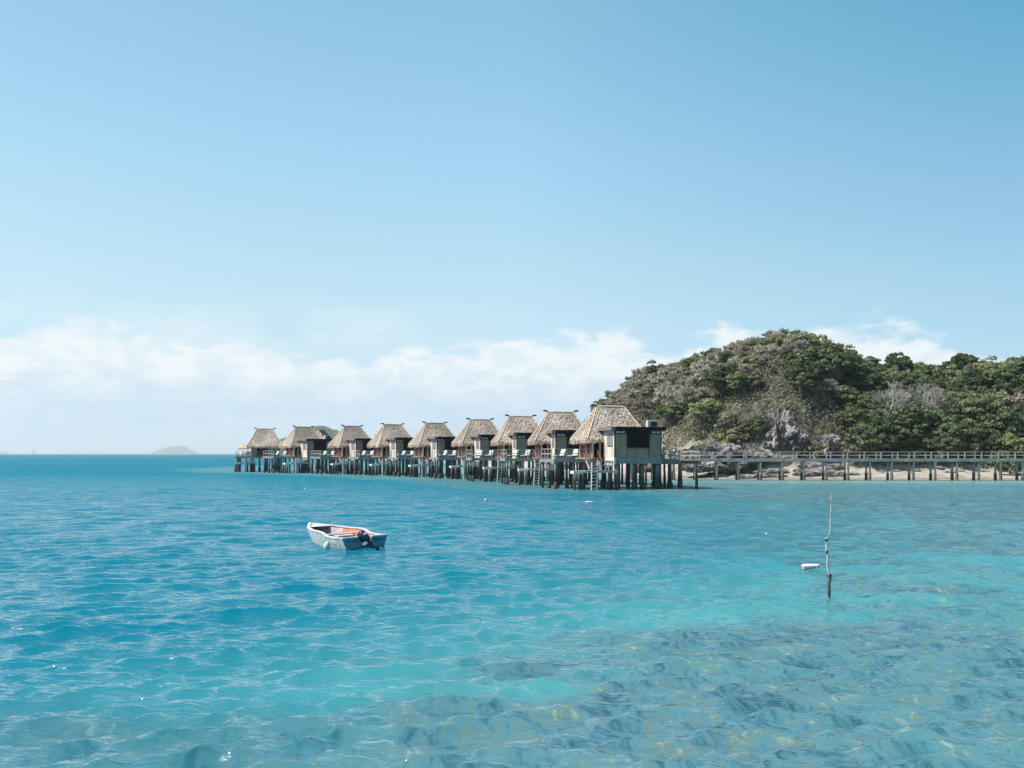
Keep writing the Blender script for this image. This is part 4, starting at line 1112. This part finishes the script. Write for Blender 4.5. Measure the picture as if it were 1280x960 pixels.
# ------------------------------------------------------------------ rocks
def rock(name, x, y, z, sx, sy, sz, seed, m, lab, cat='rock', grp=None, rz=0, rough=.35, sub=5, flat=False):
    bm = bmesh.new(); bmesh.ops.create_icosphere(bm, subdivisions=sub, radius=1)
    off = Vector((seed*3.1, seed*1.7, seed*.9))
    for v in bm.verts:
        p = v.co.copy(); p.z *= .7
        r1 = mnoise.fractal(p*1.1+off, 1, 2, 4); r2 = 1-abs(mnoise.noise(p*2.6+off))*2; r3 = mnoise.fractal(p*5+off, 1, 2, 3)
        c = mnoise.voronoi(p*2.2+off)[0]; c2 = mnoise.voronoi(p*6+off)[0]; f = 1 + rough*.8*r1 + .2*rough*r2 + .3*rough*r3 - rough*.75*max(0, .35-(c[1]-c[0])) + rough*.35*(c2[1]-c2[0]-.3)
        v.co = v.co*f
    me = bpy.data.meshes.new(name); bm.to_mesh(me); bm.free(); me.materials.append(m)
    o = bpy.data.objects.new(name, me); col.objects.link(o)
    o.location = (x, y, z); o.scale = (sx, sy, sz); o.rotation_euler = (0, 0, rz)
    tag(o, lab, cat, grp); return o
def gz(x, y): return float(hill(np.array([x]), np.array([y]))[0])
def rock_px(px, py_mid, D, wpx, hpx, seed, m, lab, depth=None, grp=None, name='boulder', rough=.35):
    x = (px-640)/F*D; z = CAMZ+(567-py_mid)/F*D; return rock(name, x, D, z, wpx/2/F*D, (depth or wpx/2)/F*D, hpx/2/F*D, seed, m, lab, grp=grp, rz=seed*0, rough=rough, sub=6)
rock_px(897, 568, 137, 62, 30, 1, M['rock'], 'biggest dark grey boulder on the beach right of the platform')
rock_px(935, 572, 137.5, 46, 22, 2, M['rock'], 'dark boulder on the beach just right of the biggest one')
rock_px(880, 583, 135, 50, 15, 3, M['rock_pale'], 'pale low rock at the foot of the biggest beach boulder')
rock_px(918, 581, 134.8, 34, 13, 6, M['rock'], 'low dark rock on the sand between the two biggest boulders')
rock_px(862, 571, 143, 30, 16, 4, M['rock_pale'], 'pale rock on the shore behind the platform beside the nearest bungalow')
rock_px(803, 584, 152, 40, 14, 5, M['rock_pale'], 'pale rock showing between the piles of the nearest bungalow')
rock_px(752, 584, 166, 46, 13, 8, M['rock_pale'], 'pale rock behind the ladder of the nearest bungalow')
rock_px(712, 584, 186, 34, 9, 9, M['rock'], 'low dark rock seen under the deck of the nearest bungalow')
rock_px(972, 546, 140, 40, 60, 10, M['rock_pale'], 'tall craggy grey cliff rising above the boardwalk', depth=30, name='rock_face', rough=.55)
rock_px(962, 530, 143, 24, 28, 11, M['rock'], 'upper shoulder of grey rock on the cliff top', depth=20, name='rock_face', rough=.55)
rock_px(992, 552, 139, 26, 34, 12, M['rock'], 'craggy grey rock leaning against the right foot of the cliff', depth=24, name='rock_face', rough=.55)
rock_px(1034, 558, 138.5, 28, 28, 13, M['rock_pale'], 'steep pale rock face under the largest dark tree', depth=22, name='rock_face', rough=.5)
rock_px(1053, 563, 138, 24, 20, 14, M['rock'], 'dark rock right of the steep pale rock face', depth=16, name='rock_face', rough=.5)
for i in range(60):
    px = rnd.uniform(885, 1290); D = rnd.uniform(129.5, 137.5)
    if px > 1090: D = rnd.uniform(133, 137.5)
    x = (px-640)/F*D; big = px < 1090
    s = rnd.uniform(.5, 1.8) if big else rnd.uniform(.25, .7)
    rock('beach_rock', x, D, gz(x, D)+s*.12, s*1.3, s*.7, s*rnd.uniform(.28, .5), i+20, M['rock'] if rnd.random() < .45 else M['rock_pale'],
         'flat weathered rock lying on the sand in the rocky stretch of beach' if big else 'small dark rock on the pale sand at the right end of the beach',
         grp='rocks on the rocky stretch of beach' if big else 'small rocks on the pale sand', rz=rnd.uniform(-.4, .4), sub=3 if not big else 4)

# ------------------------------------------------------------------ far headland and islands
def far_land(name, prof, D, depth, m, kind='structure', nx=90, ny=24, rough=1.5):
    """prof: (px, height above water)"""
    X_ = np.linspace((prof[0][0]-640)/F*D, (prof[-1][0]-640)/F*D, nx)
    V_ = np.linspace(-1, 1, ny)
    XX, VV = np.meshgrid(X_, V_)
    H = np.interp(XX/D*F+640, [p[0] for p in prof], [p[1] for p in prof])
    Z_ = H*np.sqrt(np.clip(1-np.abs(VV)**2.2, 0, 1)) + rough*(fbm(XX*6/depth, VV*5, 4)-.5)*np.clip(H/8, 0, 1)*2
    Z_[0, :] = -2; Z_[-1, :] = -2; Z_[:, 0] = -2; Z_[:, -1] = -2
    o = grid_mesh(name, XX, D + VV*depth, Z_, m); tag(o, kind=kind); return o, XX, D+VV*depth, Z_
M['far_green'] = mat('far_green', (.030, .045, .022), (.075, .085, .045), .12, .95, detail=8)
M['far_isle'] = mat('far_isle', (.06, .065, .05), (.13, .12, .10), .01, .95, detail=6)
hd, hx, hy, hzz = far_land('headland_terrain', [(p_, max(0, 3.3+(h_-3.5)*4.4) if h_ else 0) for p_, h_ in [(322, 0), (335, 4), (350, 9), (362, 11.5), (376, 13), (388, 16), (397, 18), (406, 18), (416, 16.5), (430, 14), (445, 9), (458, 4), (470, 0)]], 2500, 160, M['far_green'])
nn = 26000
i0 = rs.randint(1, hx.shape[0]-1, nn); j0 = rs.randint(1, hx.shape[1]-1, nn)
C = np.stack([hx[i0, j0]+rs.uniform(-3, 3, nn), hy[i0, j0]+rs.uniform(-6, 6, nn), hzz[i0, j0]+rs.uniform(-.3, 1, nn)*8*fbm(hx[i0, j0]*.07, hy[i0, j0]*.07, 2)], 1)
u = rand_unit(rs, nn); v = np.cross(u, rand_unit(rs, nn)); s = rs.uniform(.8, 1.8, nn)[:, None]
me = quads_mesh('headland_forest', C, u*s, v*s, rs.rand(nn), M['leaf_dark']); hf = bpy.data.objects.new('headland_forest', me); col.objects.link(hf)
tag(hf, 'hazy green forest covering the distant headland behind the far bungalows', 'forest', kind='stuff')
far_land('distant_island_terrain', [(194, 0), (197, 28), (201, 50), (208, 72), (216, 86), (225, 89), (229, 84), (234, 56), (240, 30), (245, 0)], 11000, 200, M['far_isle'], rough=3)
far_land('distant_island_terrain', [(-60, 0), (-40, 36), (-10, 36), (2, 28), (8, 0)], 12500, 200, M['far_isle'], rough=3)

# ------------------------------------------------------------------ haze
hz_ = MB(); hz_.box(-9000, 9000, -400, 13500, -4.2, 105)
hm, N, L, b = new_mat('haze_air'); N.remove(b)
pv = N.new('ShaderNodeVolumePrincipled'); pv.inputs['Color'].default_value = (.92, .97, 1, 1); pv.inputs['Density'].default_value = 1.15e-4; pv.inputs['Anisotropy'].default_value = .2
L.new(pv.outputs[0], N['Material Output'].inputs['Volume'])
ho = hz_.build('haze', hm); tag(ho, 'pale sea air that fades the distant islands', 'haze', kind='stuff')

# ------------------------------------------------------------------ sky, sun, camera
SUN_EL, SUN_AZ = 52, -102          # azimuth clockwise from +Y: the sun stands to the left
w = bpy.data.worlds.new('World'); scene.world = w; w.use_nodes = True
N = w.node_tree.nodes; L = w.node_tree.links; bg = N['Background']
sky = N.new('ShaderNodeTexSky'); sky.sky_type = 'NISHITA'; sky.sun_disc = False
sky.sun_elevation = R(SUN_EL); sky.sun_rotation = R(SUN_AZ); sky.air_density = 1.0; sky.dust_density = .6; sky.ozone_density = 1.0
tc = N.new('ShaderNodeTexCoord'); sp = N.new('ShaderNodeSeparateXYZ'); L.new(tc.outputs['Generated'], sp.inputs[0])
def wm(op, a, b=None, c=None):
    n = N.new('ShaderNodeMath'); n.operation = op
    for i, v in enumerate((a, b, c)):
        if v is None: continue
        if isinstance(v, (int, float)): n.inputs[i].default_value = v
        else: L.new(v, n.inputs[i])
    return n.outputs[0]
def wr(x, a, b, c, d, smooth=True):
    n = N.new('ShaderNodeMapRange'); n.interpolation_type = 'SMOOTHSTEP' if smooth else 'LINEAR'
    L.new(x, n.inputs[0])
    for i, v in enumerate((a, b, c, d)): n.inputs[i+1].default_value = v
    return n.outputs[0]
az = wm('ARCTAN2', sp.outputs['X'], sp.outputs['Y']); el = wm('ARCSINE', sp.outputs['Z'])
cv = N.new('ShaderNodeCombineXYZ'); L.new(wm('MULTIPLY', az, 10), cv.inputs[0]); L.new(wm('MULTIPLY', el, 22), cv.inputs[1])
def wn(vec, sc, det, ro, dist=0):
    n = N.new('ShaderNodeTexNoise'); n.inputs['Scale'].default_value = sc; n.inputs['Detail'].default_value = det; n.inputs['Roughness'].default_value = ro; n.inputs['Distortion'].default_value = dist
    L.new(vec, n.inputs['Vector']); return n.outputs['Fac']
cv2 = N.new('ShaderNodeCombineXYZ'); L.new(wm('MULTIPLY', az, 7.5), cv2.inputs[0])
na = wn(cv.outputs[0], 1.6, 9, .55, .15)      # puffs
nb = wn(cv2.outputs[0], .9, 3, .5)            # height of the bank along the horizon
fc = N.new('ShaderNodeFloatCurve'); cu = fc.mapping.curves[0]
pts_ = [(-.60, .11), (-.475, .119), (-.368, .112), (-.237, .102), (-.112, .098), (-.032, .108), (.032, .120), (.112, .119), (.175, .113), (.281, .114), (.325, .125), (.389, .118), (.455, .092), (.6, .08)]
while len(cu.points) < len(pts_): cu.points.new(.5, .5)
for p_, (a_, t_) in zip(cu.points, pts_): p_.location = ((a_+.6)/1.2, t_*4)
fc.mapping.update(); L.new(wr(az, -.6, .6, 0, 1, False), fc.inputs['Value'])
top = wm('ADD', wm('MULTIPLY', fc.outputs[0], .25), wm('MULTIPLY', wm('SUBTRACT', nb, .5), .02))
d = wm('SUBTRACT', top, el)                   # positive below the top of the bank
puff = wm('MULTIPLY_ADD', na, .10, -.052)
m1 = wr(wm('ADD', d, puff), -.007, .011, 0, 1)
base_ = wm('MULTIPLY_ADD', nb, .03, .038)       # ragged underside
m2 = wr(wm('ADD', wm('SUBTRACT', el, base_), wm('MULTIPLY_ADD', na, .05, -.025)), -.022, .018, .0, 1)
cm = wm('MULTIPLY', m1, m2)
nc2 = wn(cv.outputs[0], 2.6, 8, .6, .2)
cm = wm('MULTIPLY', cm, wr(nc2, .34, .58, .85, 1))
cm = wm('MULTIPLY', cm, wr(az, .40, .52, 1, .3))
cl_low = wm('MULTIPLY', wr(nc2, .52, .68, 0, .28), wr(el, .008, .03, 0, 1))   # faint wisps below
cm = wm('MAXIMUM', cm, wm('MULTIPLY', cl_low, wr(el, .07, .05, 0, 1)))
# thin veil above the bank on the left
veil = wm('MULTIPLY', wr(wn(cv.outputs[0], .8, 6, .6), .35, .65, 0, .5), wm('MULTIPLY', wr(el, .155, .12, 0, 1), wr(az, .02, -.15, 0, 1)))
cm = wm('MAXIMUM', cm, veil)
ccol_f = wm('MULTIPLY_ADD', wr(el, .055, .095, 0, 1), .65, wm('MULTIPLY', wr(nc2, .40, .60, 0, 1), .6))
def wmix(f, a, b):
    n = N.new('ShaderNodeMix'); n.data_type = 'RGBA'; L.new(f, n.inputs[0])
    for i, v in ((6, a), (7, b)):
        if isinstance(v, tuple): n.inputs[i].default_value = (*v, 1)
        else: L.new(v, n.inputs[i])
    return n.outputs[2]
# colour grade of the sky
tint = N.new('ShaderNodeMix'); tint.data_type = 'RGBA'; tint.blend_type = 'MULTIPLY'; tint.inputs[0].default_value = 1
L.new(sky.outputs[0], tint.inputs[6]); 
RAMPS = [[(0.0043, (0.772, 1.065, 1.72)), (0.0388, (0.663, 0.88, 1.378)), (0.082, (0.669, 0.8, 1.107)), (0.168, (0.784, 0.845, 0.936)), (0.2392, (0.895, 0.947, 0.92)), (0.3097, (1.019, 1.035, 0.927)), (0.5163, (1.088, 1.196, 1.015)), (0.7623, (1.052, 1.251, 1.067))] ,
[(0.0048, (0.81, 1.117, 1.772)), (0.0434, (0.68, 0.892, 1.373)), (0.0916, (0.697, 0.816, 1.113)), (0.1876, (0.845, 0.903, 0.963)), (0.2669, (0.993, 1.022, 0.968)), (0.3454, (1.052, 1.125, 0.986)), (0.5738, (1.138, 1.316, 1.144)), (0.842, (1.049, 1.4, 1.155))] ,
[(0.0043, (0.707, 0.997, 1.561)), (0.0388, (0.573, 0.799, 1.253)), (0.082, (0.552, 0.715, 1.016)), (0.168, (0.614, 0.734, 0.857)), (0.2392, (0.647, 0.786, 0.834)), (0.3097, (0.709, 0.847, 0.838)), (0.5163, (0.707, 0.965, 0.907)), (0.7623, (0.542, 1.051, 0.971))] ,]
e2 = wm('MULTIPLY', el, 2)
def ramp(st):
    n = N.new('ShaderNodeValToRGB'); e = n.color_ramp.elements
    for k, (p_, c_) in enumerate(st):
        q_ = e[k] if k < 2 and len(e) > k and k == 0 else (e.new(p_) if k < len(st)-1 else e[-1])
        q_.position = p_; q_.color = (*[v/2 for v in c_], 1)
    n.color_ramp.interpolation = 'B_SPLINE' if False else 'CARDINAL'
    L.new(e2, n.inputs[0]); return n.outputs[0]
tl, tm, tr_ = [ramp(r_) for r_ in RAMPS]
t_all = wmix(wr(az, 0, .463, 0, 1, False), wmix(wr(az, -.463, 0, 0, 1, False), tl, tm), tr_)
t2 = N.new('ShaderNodeVectorMath'); t2.operation = 'SCALE'; t2.inputs['Scale'].default_value = 2; L.new(t_all, t2.inputs[0]); t_all = t2.outputs[0]
L.new(t_all, tint.inputs[7])
mx = N.new('ShaderNodeMix'); mx.data_type = 'RGBA'; L.new(cm, mx.inputs[0]); L.new(tint.outputs[2], mx.inputs[6]); L.new(wmix(ccol_f, (3.95, 4.7, 5.35), (5.15, 5.52, 5.68)), mx.inputs[7])
L.new(mx.outputs[2], bg.inputs['Color']); bg.inputs['Strength'].default_value = .10
sun = bpy.data.lights.new('sun', 'SUN'); sun.energy = 4.0; sun.angle = R(.5); sun.color = (1, .95, .88)
so = bpy.data.objects.new('sun', sun); col.objects.link(so)
a_, e_ = R(SUN_AZ), R(SUN_EL)
sd_ = Vector((math.sin(a_)*math.cos(e_), math.cos(a_)*math.cos(e_), math.sin(e_)))
so.rotation_euler = sd_.to_track_quat('Z', 'Y').to_euler()
so.location = (-60, 0, 90)
cam = bpy.data.cameras.new('camera'); cam.sensor_width = 36; cam.lens = F/1280*36; cam.shift_y = 87/1280
cam.clip_start = .1; cam.clip_end = 30000
co = bpy.data.objects.new('camera', cam); col.objects.link(co); co.location = (0, 0, CAMZ); co.rotation_euler = (R(90), 0, 0)
scene.camera = co
scene.view_settings.view_transform = 'Standard'; scene.view_settings.look = 'None'; scene.view_settings.exposure = .8; scene.view_settings.gamma = 1
scene.cycles.max_bounces = 6; scene.cycles.diffuse_bounces = 2; scene.cycles.glossy_bounces = 2; scene.cycles.volume_bounces = 0
scene.cycles.caustics_reflective = False; scene.cycles.caustics_refractive = False
